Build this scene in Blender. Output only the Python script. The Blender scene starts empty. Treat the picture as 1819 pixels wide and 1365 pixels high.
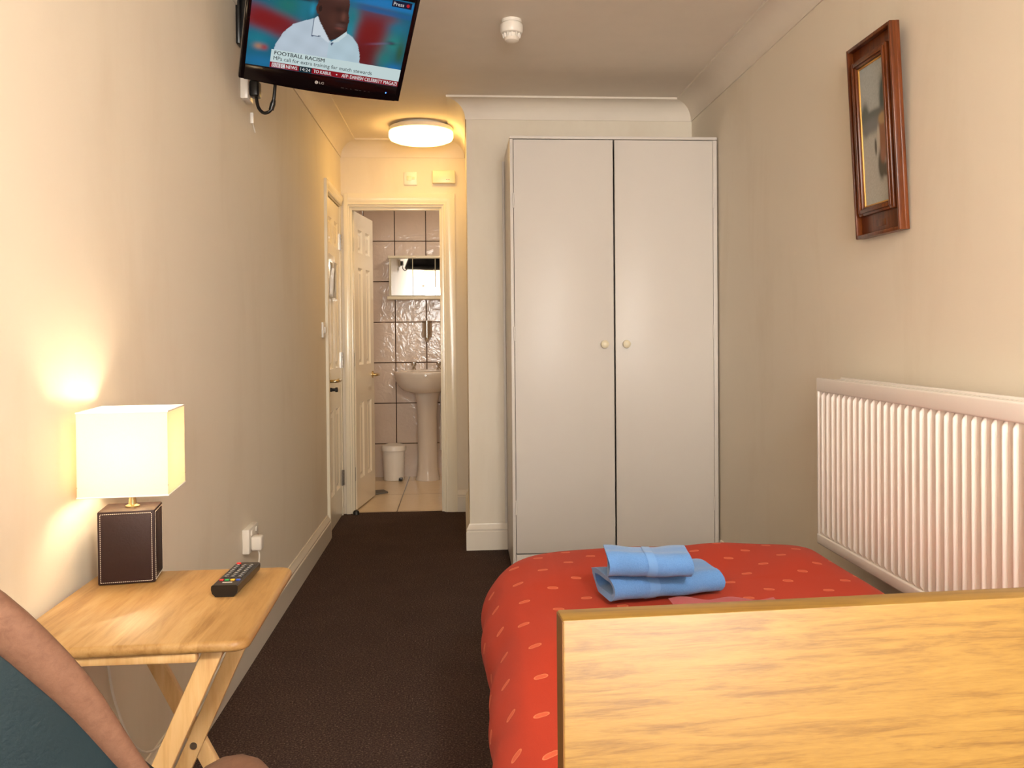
import bpy, bmesh, math, random
import numpy as np
from mathutils import Vector, Matrix, Euler
random.seed(4)
sc = bpy.context.scene
COL = sc.collection
R = math.radians

# ------------------------------------------------------------------ camera
def s2l(c):
    c = c / 255.0
    return c / 12.92 if c <= 0.04045 else ((c + 0.055) / 1.055) ** 2.4
def rgb(r, g, b): return (s2l(r), s2l(g), s2l(b), 1.0)

F_PX, YAW, PITCH, ROLL = 1600.0, R(4.3), R(0.8), 0.0085
cam_d = bpy.data.cameras.new('camera')
cam = bpy.data.objects.new('camera', cam_d); COL.objects.link(cam)
fw = Vector((math.sin(YAW) * math.cos(PITCH), math.cos(YAW) * math.cos(PITCH), -math.sin(PITCH)))
r0 = Vector((math.cos(YAW), -math.sin(YAW), 0)); u0 = r0.cross(fw)
rr = math.cos(ROLL) * r0 - math.sin(ROLL) * u0; uu = math.sin(ROLL) * r0 + math.cos(ROLL) * u0
m = Matrix.Identity(4)
for i in range(3):
    m[i][0], m[i][1], m[i][2] = rr[i], uu[i], -fw[i]
m[2][3] = 1.16
cam.matrix_world = m
cam_d.sensor_width = 36.0
cam_d.lens = 36.0 * F_PX / 1819.0
cam_d.shift_x = -31.0 / 1819.0
cam_d.shift_y = -67.2 / 1819.0
cam_d.clip_start = 0.02
sc.camera = cam

# ------------------------------------------------------------------ view, world, daylight
sc.view_settings.view_transform = 'Standard'
sc.view_settings.look = 'None'
sc.view_settings.gamma = 1.0
sc.view_settings.use_curve_mapping = False
sc.view_settings.exposure = 0.28
w = bpy.data.worlds.new('sky'); sc.world = w; w.use_nodes = True
w.node_tree.nodes['Background'].inputs[0].default_value = (0.80, 0.88, 1.0, 1)
w.node_tree.nodes['Background'].inputs[1].default_value = 0.9

def area(name, loc, rot, sx, sy, power, col):
    d = bpy.data.lights.new(name, 'AREA'); d.shape = 'RECTANGLE'; d.size = sx; d.size_y = sy
    d.energy = power; d.color = col
    o = bpy.data.objects.new(name, d); COL.objects.link(o); o.location = loc; o.rotation_euler = rot
    return o
# area light added in the window opening behind the camera, to light the room
WIN_Y = -3.0
area('added_window_light', (0.10, WIN_Y - 0.06, 1.42), (R(90), 0, 0), 1.86, 1.36, 190, (1.0, 0.965, 0.915))

# ------------------------------------------------------------------ materials
MATS = {}
class NT:
    def __init__(s, name):
        s.m = bpy.data.materials.new(name); s.m.use_nodes = True
        s.t = s.m.node_tree; s.b = s.t.nodes['Principled BSDF']; MATS[name] = s.m
    def n(s, typ, **kw):
        nd = s.t.nodes.new(typ)
        for k, v in kw.items(): setattr(nd, k, v)
        return nd
    def l(s, a, b): s.t.links.new(a, b)
    def coord(s, which='Object', scale=(1, 1, 1)):
        tc = s.n('ShaderNodeTexCoord'); mp = s.n('ShaderNodeMapping'); mp.inputs['Scale'].default_value = scale
        s.l(tc.outputs[which], mp.inputs['Vector']); return mp.outputs['Vector']
    def noise(s, vec, scale, detail=3, rough=0.5, dist=0.0):
        nz = s.n('ShaderNodeTexNoise'); nz.inputs['Scale'].default_value = scale
        nz.inputs['Detail'].default_value = detail; nz.inputs['Roughness'].default_value = rough
        nz.inputs['Distortion'].default_value = dist
        s.l(vec, nz.inputs['Vector']); return nz.outputs['Fac']
    def ramp(s, fac, stops):
        r = s.n('ShaderNodeValToRGB'); e = r.color_ramp.elements
        while len(e) < len(stops): e.new(0.5)
        for i, (p, c) in enumerate(stops): e[i].position = p; e[i].color = c
        s.l(fac, r.inputs['Fac']); return r.outputs['Color']
    def mix(s, fac, a, b, mode='MIX'):
        mx = s.n('ShaderNodeMix', data_type='RGBA', blend_type=mode)
        if hasattr(fac, 'is_linked'): s.l(fac, mx.inputs[0])
        else: mx.inputs[0].default_value = fac
        for i, v in ((6, a), (7, b)):
            if hasattr(v, 'is_linked'): s.l(v, mx.inputs[i])
            else: mx.inputs[i].default_value = v
        return mx.outputs[2]
    def math(s, op, a, b=None, c=None):
        mt = s.n('ShaderNodeMath', operation=op)
        for i, v in enumerate((a, b, c)):
            if v is None: continue
            if hasattr(v, 'is_linked'): s.l(v, mt.inputs[i])
            else: mt.inputs[i].default_value = v
        return mt.outputs[0]
    def bump(s, h, strength=0.2, dist=0.01):
        b = s.n('ShaderNodeBump'); b.inputs['Strength'].default_value = strength; b.inputs['Distance'].default_value = dist
        s.l(h, b.inputs['Height']); s.l(b.outputs[0], s.b.inputs['Normal'])
    def base(s, c):
        if hasattr(c, 'is_linked'): s.l(c, s.b.inputs['Base Color'])
        else: s.b.inputs['Base Color'].default_value = c
        return s
    def pr(s, rough=0.5, metal=0.0, spec=0.5, **kw):
        s.b.inputs['Roughness'].default_value = rough; s.b.inputs['Metallic'].default_value = metal
        s.b.inputs['Specular IOR Level'].default_value = spec
        for k, v in kw.items(): s.b.inputs[k.replace('_', ' ')].default_value = v
        return s

def plain(name, c, rough=0.5, metal=0.0, spec=0.5, bump=0, bscale=200, **kw):
    t = NT(name).pr(rough, metal, spec, **kw)
    v = t.coord()
    f = t.noise(v, 9.0, 3)
    d = tuple(x * 0.93 for x in c[:3]) + (1,)
    t.base(t.mix(f, d, c))
    if bump: t.bump(t.noise(v, bscale, 2), bump, 0.002)
    return t.m

def m_wall(name, c, stain, amount):
    t = NT(name).pr(0.62, 0, 0.25)
    v = t.coord('Object', (1, 1, 0.35))
    blot = t.ramp(t.noise(v, 2.6, 5, 0.6, 0.4), [(0.50, (0, 0, 0, 1)), (0.78, (1, 1, 1, 1))])
    k = t.math('MULTIPLY', blot, amount)
    t.base(t.mix(k, c, stain))
    t.bump(t.noise(t.coord('Object', (1, 1, 1)), 90, 4, 0.6), 0.10, 0.003)
    return t.m
m_wall('wall_paint', rgb(233, 223, 206), rgb(208, 192, 168), 0.40)
plain('ceiling_paint', rgb(240, 230, 217), 0.75, 0, 0.2, 0.05, 120)
plain('cove_paint', rgb(236, 226, 212), 0.6, 0, 0.3)
def m_gloss(name, c, rough=0.16, spec=0.5):
    t = NT(name).pr(rough, 0, spec)
    v = t.coord(); t.base(t.mix(t.noise(v, 4, 3), tuple(x * .95 for x in c[:3]) + (1,), c))
    t.bump(t.noise(t.coord('Object', (1, 1, .5)), 130, 2), 0.14, 0.0012)
    return t.m
m_gloss('gloss_cream', rgb(242, 232, 210), 0.17)
m_gloss('skirting_paint', rgb(234, 225, 210), 0.25)
m_gloss('wardrobe_paint', rgb(221, 214, 206), 0.32, 0.2)
m_gloss('white_enamel', rgb(243, 236, 230), 0.22)
m_gloss('white_plastic', rgb(240, 234, 224), 0.3)
m_gloss('cream_plastic', rgb(238, 226, 196), 0.3)
m_gloss('ceramic', rgb(226, 214, 200), 0.08)
plain('black_plastic', rgb(16, 14, 14), 0.28)
plain('black_gloss', rgb(14, 7, 8), 0.12, 0, 0.25)
plain('rubber', rgb(30, 28, 27), 0.5)
plain('dark_gap', rgb(30, 22, 18), 0.8)
plain('chrome', rgb(205, 200, 190), 0.14, 1.0)
plain('brass_steel', rgb(214, 190, 140), 0.16, 1.0)
plain('steel', rgb(170, 165, 158), 0.28, 1.0)
plain('paper', rgb(244, 242, 238), 0.25)
plain('paper_grey', rgb(190, 184, 176), 0.3)
plain('grey_cloth', rgb(118, 110, 100), 0.9, 0, 0.1, 0.4, 300)
plain('red_plastic', rgb(200, 40, 40), 0.4)
plain('green_plastic', rgb(40, 150, 80), 0.4)
plain('yellow_plastic', rgb(235, 180, 40), 0.4)
plain('blue_plastic', rgb(50, 80, 180), 0.4)
plain('label_print', rgb(205, 200, 195), 0.5)
plain('button_grey', rgb(60, 58, 58), 0.5)
plain('silver_print', rgb(176, 170, 168), 0.35)
plain('thread', rgb(225, 215, 200), 0.8)
plain('gilt', rgb(206, 160, 84), 0.45, 0.5)
t = NT('mirror').pr(0.02, 1.0); t.base((.92, .92, .92, 1))

def m_carpet():
    t = NT('carpet').pr(0.95, 0, 0.08)
    v = t.coord()
    a = t.noise(v, 170, 3, 0.75); b = t.noise(v, 5, 3)
    c = t.ramp(a, [(0.30, rgb(36, 28, 25)), (0.50, rgb(74, 59, 53)), (0.60, rgb(98, 79, 70)), (0.72, rgb(170, 142, 126))])
    t.base(t.mix(t.math('MULTIPLY', b, 0.5), c, rgb(54, 42, 38)))
    t.bump(a, 0.6, 0.006)
m_carpet()

def m_wood(name, cols, axis, stretch, scale, plank=0, rough=0.35, spec=0.4):
    """grain runs along `axis`; stretch > 1 draws it out"""
    t = NT(name).pr(rough, 0, spec)
    s = [1, 1, 1]; s[axis] = 1.0 / stretch
    v = t.coord('Object', tuple(s))
    g = t.noise(v, scale, 6, 0.62, 0.6)
    fine = t.noise(v, scale * 7, 3, 0.6)
    fac = t.math('ADD', t.math('MULTIPLY', g, 0.75), t.math('MULTIPLY', fine, 0.25))
    c = t.ramp(fac, [(0.33, cols[0]), (0.5, cols[1]), (0.66, cols[2])])
    if plank:
        sx = t.n('ShaderNodeSeparateXYZ'); t.l(t.coord(), sx.inputs[0])
        q = t.math('FLOOR', t.math('DIVIDE', sx.outputs['XYZ'[plank - 1]], 0.062))
        wn = t.n('ShaderNodeTexWhiteNoise', noise_dimensions='1D'); t.l(q, wn.inputs['W'])
        c = t.mix(t.math('MULTIPLY', wn.outputs['Value'], 0.42), c, cols[0])
    t.base(c); t.bump(fine, 0.05, 0.001)
    return t.m
m_wood('oak', (rgb(96, 66, 22), rgb(118, 88, 35), rgb(127, 97, 42)), 0, 16, 110, 0, 0.35)
m_wood('oak_edge', (rgb(96, 62, 22), rgb(116, 83, 38), rgb(125, 92, 46)), 0, 14, 22, 0, 0.35)
m_wood('oak_end', (rgb(74, 46, 18), rgb(96, 62, 26), rgb(106, 70, 30)), 2, 14, 22, 0, 0.4)
m_wood('rubberwood', (rgb(142, 104, 58), rgb(174, 136, 84), rgb(186, 152, 102)), 1, 12, 40, 1, 0.40)
m_wood('rubberwood_leg', (rgb(196, 152, 98), rgb(216, 178, 124), rgb(226, 192, 142)), 2, 12, 26, 0, 0.35)
m_wood('mahogany', (rgb(56, 24, 10), rgb(98, 48, 19), rgb(120, 62, 25)), 1, 14, 60, 0, 0.3)
m_wood('chair_wood', (rgb(92, 64, 50), rgb(101, 72, 57), rgb(107, 78, 62)), 1, 2, 160, 0, 0.6, 0.2)

def m_leather(name, a, b, rough, scale=260, spec=0.22):
    t = NT(name).pr(rough, 0, spec)
    v = t.coord(); t.base(t.mix(t.noise(v, 7, 3), a, b))
    t.bump(t.noise(v, scale, 3), 0.25, 0.002)
m_leather('blue_leather', rgb(14, 27, 33), rgb(24, 40, 46), 0.42)
m_leather('brown_leather', rgb(38, 25, 24), rgb(52, 34, 33), 0.5)

def m_tile(name, w_, h_, axes, off, tile_c, grout, wavy, rough, gw=0.004):
    t = NT(name).pr(rough, 0, 0.5)
    sx = t.n('ShaderNodeSeparateXYZ'); tc = t.n('ShaderNodeTexCoord'); t.l(tc.outputs['Object'], sx.inputs[0])
    ds = []; cells = []
    for ax, size, o in ((axes[0], w_, off[0]), (axes[1], h_, off[1])):
        q = t.math('DIVIDE', t.math('SUBTRACT', sx.outputs[ax], o), size)
        fr = t.math('FRACT', q); cells.append(t.math('FLOOR', q))
        ds.append(t.math('MULTIPLY', t.math('MINIMUM', fr, t.math('SUBTRACT', 1.0, fr)), size))
    d = t.math('MINIMUM', ds[0], ds[1])
    line = t.math('LESS_THAN', d, gw / 2)
    n1 = t.noise(tc.outputs['Object'], 14, 4, 0.6, 1.0)
    c = t.mix(n1, tuple(x * .9 for x in tile_c[:3]) + (1,), tile_c)
    t.base(t.mix(line, c, grout))
    edge = t.math('MULTIPLY', t.math('MINIMUM', d, 0.006), 0.5)
    hh = t.math('ADD', edge, t.math('MULTIPLY', t.noise(tc.outputs['Object'], 13, 2, 0.5, 2.0), wavy))
    t.bump(hh, 1.0, 1.0)
    return t.m
m_tile('wall_tile', 0.252, 0.33, ('X', 'Z'), (-0.537, -0.058), rgb(222, 202, 184), rgb(58, 36, 24), 0.0022, 0.12, 0.007)
m_tile('wall_tile_side', 0.252, 0.33, ('Y', 'Z'), (0, -0.058), rgb(222, 202, 184), rgb(58, 36, 24), 0.0022, 0.12, 0.007)
m_tile('floor_tile', 0.62, 0.62, ('X', 'Y'), (-0.434, 5.96), rgb(220, 196, 160), rgb(96, 76, 56), 0.0005, 0.22, 0.006)

def m_cloth(name, a, b, scale=420, bump=0.5, sheen=0.3):
    t = NT(name).pr(0.92, 0, 0.1); t.b.inputs['Sheen Weight'].default_value = sheen
    v = t.coord(); f = t.noise(v, scale, 3, 0.7)
    t.base(t.mix(f, a, b)); t.bump(f, bump, 0.003)
m_cloth('blue_towel', rgb(72, 120, 186), rgb(112, 160, 218))
m_cloth('blue_band', rgb(92, 138, 200), rgb(118, 164, 220), 900, 0.15)
m_cloth('pink_cloth', rgb(220, 84, 96), rgb(232, 108, 116))
m_cloth('mattress_cloth', rgb(225, 218, 205), rgb(235, 230, 220))

def m_duvet():
    t = NT('duvet_cloth').pr(0.8, 0, 0.2); t.b.inputs['Sheen Weight'].default_value = 0.03
    uv = t.n('ShaderNodeUVMap'); sx = t.n('ShaderNodeSeparateXYZ'); t.l(uv.outputs[0], sx.inputs[0])
    PX, PY = 0.150, 0.078
    row = t.math('DIVIDE', sx.outputs['Y'], PY); ri = t.math('FLOOR', row)
    rnd = t.n('ShaderNodeTexWhiteNoise', noise_dimensions='1D'); t.l(ri, rnd.inputs['W'])
    sh = t.math('ADD', t.math('MULTIPLY', t.math('MODULO', ri, 2.0), 0.5), t.math('MULTIPLY', rnd.outputs['Value'], 0.16))
    col = t.math('ADD', t.math('DIVIDE', sx.outputs['X'], PX), sh)
    dx = t.math('MULTIPLY', t.math('SUBTRACT', t.math('FRACT', col), 0.5), PX)
    dy = t.math('MULTIPLY', t.math('SUBTRACT', t.math('FRACT', row), 0.5), PY)
    ax = t.math('MAXIMUM', t.math('SUBTRACT', t.math('ABSOLUTE', dx), 0.0045), 0.0)
    d = t.math('SQRT', t.math('ADD', t.math('MULTIPLY', ax, ax), t.math('MULTIPLY', dy, dy)))
    spot = t.math('LESS_THAN', d, 0.0092)
    inner = t.math('LESS_THAN', d, 0.0066)
    v = t.coord(); f = t.noise(v, 500, 3, 0.7)
    basec = t.mix(f, rgb(170, 48, 27), rgb(188, 62, 37))
    sp = t.mix(inner, rgb(214, 122, 84), t.mix(f, rgb(214, 104, 70), rgb(204, 84, 58)))
    t.base(t.mix(spot, basec, sp)); t.bump(f, 0.15, 0.002)
m_duvet()

def m_emit(name, c, strength):
    t = NT(name); t.base((0, 0, 0, 1)) if False else None
    t.b.inputs['Emission Color'].default_value = c; t.b.inputs['Emission Strength'].default_value = strength
    t.base(c); return t
m_emit('lamp_diffuser', rgb(255, 206, 118), 8.0)
m_emit('bulb_glass', rgb(255, 232, 196), 75.0)
m_emit('added_room_diffuser', rgb(255, 249, 240), 205.0)
m_emit('added_bath_diffuser', rgb(255, 240, 222), 50.0)
m_emit('blue_led', rgb(60, 120, 255), 6.0)
def m_screen():
    t = NT('screen_picture').pr(0.3, 0, 0.1)
    a = t.n('ShaderNodeVertexColor', layer_name='picture')
    t.l(a.outputs['Color'], t.b.inputs['Emission Color']); t.b.inputs['Emission Strength'].default_value = .66
    t.base((.01, .01, .01, 1))
    for nm, c in (('text_dark', rgb(22, 24, 30)), ('text_white', rgb(205, 205, 205)), ('text_red', rgb(170, 26, 34)), ('strip_dark', rgb(8, 34, 42)), ('strip_red', rgb(128, 10, 24)), ('strip_white', rgb(186, 204, 204)), ('strip_navy', rgb(16, 20, 44))):
        q = m_emit(nm, c, .85); q.base((0.005, .005, .005, 1)); q.pr(0.3, 0, 0.1)
m_screen()
def m_picture():
    t = NT('painting').pr(0.45, 0, 0.15)
    a = t.n('ShaderNodeVertexColor', layer_name='picture'); t.base(a.outputs['Color'])
m_picture()
def m_shade():
    t = NT('shade_fabric')
    out = t.t.nodes['Material Output']
    d = t.n('ShaderNodeBsdfDiffuse'); tr = t.n('ShaderNodeBsdfTranslucent'); mx = t.n('ShaderNodeMixShader')
    v = t.coord(); f = t.noise(v, 700, 2)
    c = t.mix(f, rgb(240, 228, 205), rgb(250, 240, 220))
    t.l(c, d.inputs[0]); t.l(c, tr.inputs[0]); mx.inputs[0].default_value = 0.38
    t.l(d.outputs[0], mx.inputs[1]); t.l(tr.outputs[0], mx.inputs[2]); t.l(mx.outputs[0], out.inputs[0])
m_shade()
def m_glass():
    t = NT('window_glass'); out = t.t.nodes['Material Output']
    a = t.n('ShaderNodeBsdfTransparent'); g = t.n('ShaderNodeBsdfGlossy'); g.inputs['Roughness'].default_value = 0.02
    mx = t.n('ShaderNodeMixShader'); mx.inputs[0].default_value = 0.06
    t.l(a.outputs[0], mx.inputs[1]); t.l(g.outputs[0], mx.inputs[2]); t.l(mx.outputs[0], out.inputs[0])
m_glass()
def m_clear():
    t = NT('clear_plastic'); out = t.t.nodes['Material Output']
    a = t.n('ShaderNodeBsdfTransparent'); g = t.n('ShaderNodeBsdfGlossy'); g.inputs['Roughness'].default_value = 0.08
    mx = t.n('ShaderNodeMixShader'); mx.inputs[0].default_value = 0.25
    t.l(a.outputs[0], mx.inputs[1]); t.l(g.outputs[0], mx.inputs[2]); t.l(mx.outputs[0], out.inputs[0])
m_clear()

# ------------------------------------------------------------------ mesh helpers
WM = {}      # world matrices of parents, kept by hand
class B:
    def __init__(s): s.bm = bmesh.new(); s.uv = None
    def _add(s, geom_fn):
        other = bmesh.new(); geom_fn(other)
        me = bpy.data.meshes.new('tmp'); other.to_mesh(me); other.free()
        s.bm.from_mesh(me); bpy.data.meshes.remove(me); return s
    def box(s, lo, hi, bev=0.0, seg=2, M=None):
        def f(b):
            bmesh.ops.create_cube(b, size=1.0)
            c = [(lo[i] + hi[i]) / 2 for i in range(3)]; d = [hi[i] - lo[i] for i in range(3)]
            for v in b.verts: v.co = Vector([v.co[i] * d[i] + c[i] for i in range(3)])
            if bev: bmesh.ops.bevel(b, geom=list(b.edges), offset=bev, segments=seg, affect='EDGES', profile=0.5)
            if M is not None: bmesh.ops.transform(b, matrix=M, verts=b.verts)
        return s._add(f)
    def bar(s, p0, p1, wa, wb, up=(0, 1, 0), bev=0.002):
        """rectangular bar p0 -> p1, wb along `up`, wa across"""
        p0, p1, up = Vector(p0), Vector(p1), Vector(up); d = p1 - p0; L = d.length; d.normalize()
        a = up.cross(d).normalized(); u = d.cross(a)
        M = Matrix.Identity(4)
        for i in range(3): M[i][0], M[i][1], M[i][2], M[i][3] = a[i], u[i], d[i], p0[i]
        return s.box((-wa / 2, -wb / 2, 0), (wa / 2, wb / 2, L), bev, 2, M)
    def tube(s, path, r, n=10, sy=1.0, cap=True, up=None):
        path = [Vector(p) for p in path]; k = len(path)
        rs = r if isinstance(r, (list, tuple)) else [r] * k
        rings = []; prev = None
        for i, p in enumerate(path):
            d = (path[min(i + 1, k - 1)] - path[max(i - 1, 0)]).normalized()
            if prev is None:
                ref = Vector(up) if up else (Vector((0, 0, 1)) if abs(d.z) < 0.9 else Vector((1, 0, 0)))
                a = (ref - d * ref.dot(d)).normalized()
            else: a = (prev - d * prev.dot(d)).normalized()
            prev = a; b = d.cross(a)
            rings.append([s.bm.verts.new(p + a * math.cos(2 * math.pi * j / n) * rs[i] * sy + b * math.sin(2 * math.pi * j / n) * rs[i]) for j in range(n)])
        for i in range(k - 1):
            for j in range(n): s.bm.faces.new((rings[i][j], rings[i][(j + 1) % n], rings[i + 1][(j + 1) % n], rings[i + 1][j]))
        if cap: s.bm.faces.new(rings[0][::-1]); s.bm.faces.new(rings[-1])
        return s
    def lathe(s, prof, o=(0, 0, 0), n=40, axis='Z', cap=True):
        o = Vector(o); rings = []
        for r_, h in prof:
            ring = []
            for j in range(n):
                a = 2 * math.pi * j / n; c, q = r_ * math.cos(a), r_ * math.sin(a)
                v = {'Z': (c, q, h), 'Y': (c, h, -q), 'X': (h, c, q)}[axis]
                ring.append(s.bm.verts.new(o + Vector(v)))
            rings.append(ring)
        for i in range(len(rings) - 1):
            for j in range(n): s.bm.faces.new((rings[i][j], rings[i][(j + 1) % n], rings[i + 1][(j + 1) % n], rings[i + 1][j]))
        if cap: s.bm.faces.new(rings[0][::-1]); s.bm.faces.new(rings[-1])
        return s
    def grid(s, pts, close_u=False, uv=None):
        """pts[i][j]; quads"""
        vs = [[s.bm.verts.new(p) for p in row] for row in pts]
        lay = s.bm.loops.layers.uv.verify() if uv else None
        nu = len(vs)
        for i in range(nu if close_u else nu - 1):
            i2 = (i + 1) % nu
            for j in range(len(vs[0]) - 1):
                f = s.bm.faces.new((vs[i][j], vs[i2][j], vs[i2][j + 1], vs[i][j + 1]))
                if uv:
                    for lp, (a, b) in zip(f.loops, ((i, j), (i2, j), (i2, j + 1), (i, j + 1))): lp[lay].uv = uv[a][b]
        return s
    def prism(s, poly, fn, d0, d1):
        """poly: 2-D points, fn(a, b, d) -> 3-D; extruded from d0 to d1"""
        A = [s.bm.verts.new(fn(a, b, d0)) for a, b in poly]; Z = [s.bm.verts.new(fn(a, b, d1)) for a, b in poly]
        k = len(poly)
        for i in range(k): s.bm.faces.new((A[i], A[(i + 1) % k], Z[(i + 1) % k], Z[i]))
        s.bm.faces.new(A[::-1]); s.bm.faces.new(Z); return s
    def build(s, name, mat, parent=None, smooth=True, origin=None, local=False, sharp=35, mod=None):
        bm = s.bm
        bmesh.ops.recalc_face_normals(bm, faces=bm.faces)
        if parent is not None:
            if not local: bmesh.ops.transform(bm, matrix=WM[parent.name].inverted(), verts=bm.verts)
        elif origin is not None:
            bmesh.ops.translate(bm, vec=-Vector(origin), verts=bm.verts)
        if smooth:
            for f in bm.faces: f.smooth = True
            for e in bm.edges:
                if len(e.link_faces) == 2 and e.calc_face_angle() > R(sharp): e.smooth = False
        me = bpy.data.meshes.new(name); bm.to_mesh(me); bm.free()
        for mm in (mat if isinstance(mat, (list, tuple)) else [mat]): me.materials.append(MATS[mm])
        o = bpy.data.objects.new(name, me); COL.objects.link(o)
        if parent is not None: o.parent = parent; WM[o.name] = WM[parent.name].copy()
        else:
            if origin is not None: o.location = origin
            WM[o.name] = Matrix.Translation(origin if origin is not None else (0, 0, 0))
        return o

def tag(o, label, cat, group=None, kind=None):
    o['label'] = label; o['category'] = cat
    if group: o['group'] = group
    if kind: o['kind'] = kind
    return o
def thing(name, label, cat, loc, M=None, group=None, kind=None):
    o = bpy.data.objects.new(name, None); COL.objects.link(o)
    o.empty_display_size = 0.05
    mt = Matrix.Translation(loc) @ (M.to_4x4() if M is not None else Matrix.Identity(4))
    o.matrix_world = mt; WM[o.name] = mt
    return tag(o, label, cat, group, kind)
def struct(b, name, mat, label, cat, **kw):
    return tag(b.build(name, mat, **kw), label, cat, kind='structure')
def lerp(a, b, t): return a + (b - a) * t
def smoothpath(pts, n=8):
    """Catmull-Rom through pts"""
    P = [Vector(p) for p in pts]; P = [2 * P[0] - P[1]] + P + [2 * P[-1] - P[-2]]
    out = []
    for i in range(1, len(P) - 2):
        for k in range(n):
            t = k / n; a, b, c, d = P[i - 1], P[i], P[i + 1], P[i + 2]
            out.append(0.5 * ((2 * b) + (c - a) * t + (2 * a - 5 * b + 4 * c - d) * t * t + (3 * b - a - 3 * c + d) * t ** 3))
    out.append(P[-2]); return out
def text_mesh(body, w_, h_, x, y, z, bold=0.0):
    """writing as real letters in a local XY frame, fitted to w_ x h_; returns a bmesh"""
    cu = bpy.data.curves.new('letters', 'FONT'); cu.body = body; cu.extrude = 0; cu.offset = bold; cu.resolution_u = 3
    ob = bpy.data.objects.new('letters', cu); COL.objects.link(ob)
    bpy.context.view_layer.update()
    me = ob.evaluated_get(bpy.context.evaluated_depsgraph_get()).to_mesh()
    b = bmesh.new(); b.from_mesh(me); ob.evaluated_get(bpy.context.evaluated_depsgraph_get()).to_mesh_clear()
    bpy.data.objects.remove(ob); bpy.data.curves.remove(cu)
    xs = [v.co.x for v in b.verts]; ys = [v.co.y for v in b.verts]
    sx = w_ / (max(xs) - min(xs)); sy = h_ / (max(ys) - min(ys))
    for v in b.verts: v.co = Vector(((v.co.x - min(xs)) * sx + x, (v.co.y - min(ys)) * sy + y, z))
    return b
def join_bm(B_, b, M=None):
    if M is not None: bmesh.ops.transform(b, matrix=M, verts=b.verts)
    me = bpy.data.meshes.new('tmp'); b.to_mesh(me); b.free(); B_.bm.from_mesh(me); bpy.data.meshes.remove(me)

# ------------------------------------------------------------------ room shell
XL, XR, XC = -0.77, 1.26, 0.035         # left wall, right wall, corridor side of the wardrobe wall
YW, YE, YB, YN = 4.84, 5.90, 7.40, WIN_Y   # wardrobe wall, end wall, bathroom back wall, window wall
ZC = 2.41
LD0, LD1, LDZ = 5.235, 5.875, 2.0       # opening of the door in the left wall
BD0, BD1, BDZ = -0.725, -0.112, 2.0     # opening of the bathroom door in the end wall

struct(B().box((XL - .12, YN - .2, -0.06), (XR + .12, 5.935, 0.0)), 'floor', 'carpet', 'dark brown speckled carpet running from the bed down the corridor', 'floor')
struct(B().box((XL - .12, YN - .2, ZC), (XR + .12, YE + .1, ZC + .06)), 'ceiling', 'ceiling_paint', 'plain beige ceiling above the bedroom and corridor', 'ceiling')
b = B(); b.box((XL - .12, YN, 0), (XL, LD0, ZC)); b.box((XL - .12, LD0, LDZ), (XL, LD1, ZC)); b.box((XL - .12, LD1, 0), (XL, YE + .1, ZC))
struct(b, 'wall_left', 'wall_paint', 'long cream wall on the left carrying the television', 'wall', smooth=False)
struct(B().box((XR, YN, 0), (XR + .12, YE, ZC)), 'wall_right', 'wall_paint', 'cream wall on the right with the picture and radiator', 'wall', smooth=False)
struct(B().box((XC, YW, 0), (XR, YE, ZC)), 'wall_back', 'wall_paint', 'cream wall behind the wardrobe, its edge narrowing the corridor', 'wall', smooth=False)
b = B(); b.box((XL, YE, 0), (BD0, YE + .1, ZC)); b.box((BD0, YE, BDZ), (BD1, YE + .1, ZC)); b.box((BD1, YE, 0), (XC + .7, YE + .1, ZC))
struct(b, 'wall_end', 'wall_paint', 'warm lit wall at the corridor end around the bathroom doorway', 'wall', smooth=False)
# wall behind the camera, with an unseen window added to light the room
wx0, wx1, wz0, wz1 = -0.85 + .10, 1.05, 0.72, 2.12
b = B(); b.box((XL, YN - .12, 0), (wx0, YN, ZC)); b.box((wx1, YN - .12, 0), (XR, YN, ZC)); b.box((wx0, YN - .12, 0), (wx1, YN, wz0)); b.box((wx0, YN - .12, wz1), (wx1, YN, ZC))
struct(b, 'wall_front', 'wall_paint', 'window wall behind the viewer', 'wall', smooth=False)
wn = thing('added_window', 'white framed window added behind the viewer to light the room', 'window', ((wx0 + wx1) / 2, YN - .03, wz0), kind='structure')
b = B()
for x0, x1 in ((wx0, wx0 + .05), (.125, .175), (wx1 - .05, wx1)): b.box((x0, YN - .05, wz0), (x1, YN - .005, wz1), .004)
for z0, z1 in ((wz0, wz0 + .05), (wz1 - .05, wz1)): b.box((wx0, YN - .05, z0), (wx1, YN - .005, z1), .004)
b.build('window_frame', 'white_enamel', wn)
B().box((wx0 + .03, YN - .030, wz0 + .03), (wx1 - .03, YN - .026, wz1 - .03)).build('pane', 'window_glass', wn)
B().box((wx0 - .04, YN - .02, wz0 - .03), (wx1 + .04, YN + .10, wz0), .006).build('window_sill', 'white_enamel', wn)

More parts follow.
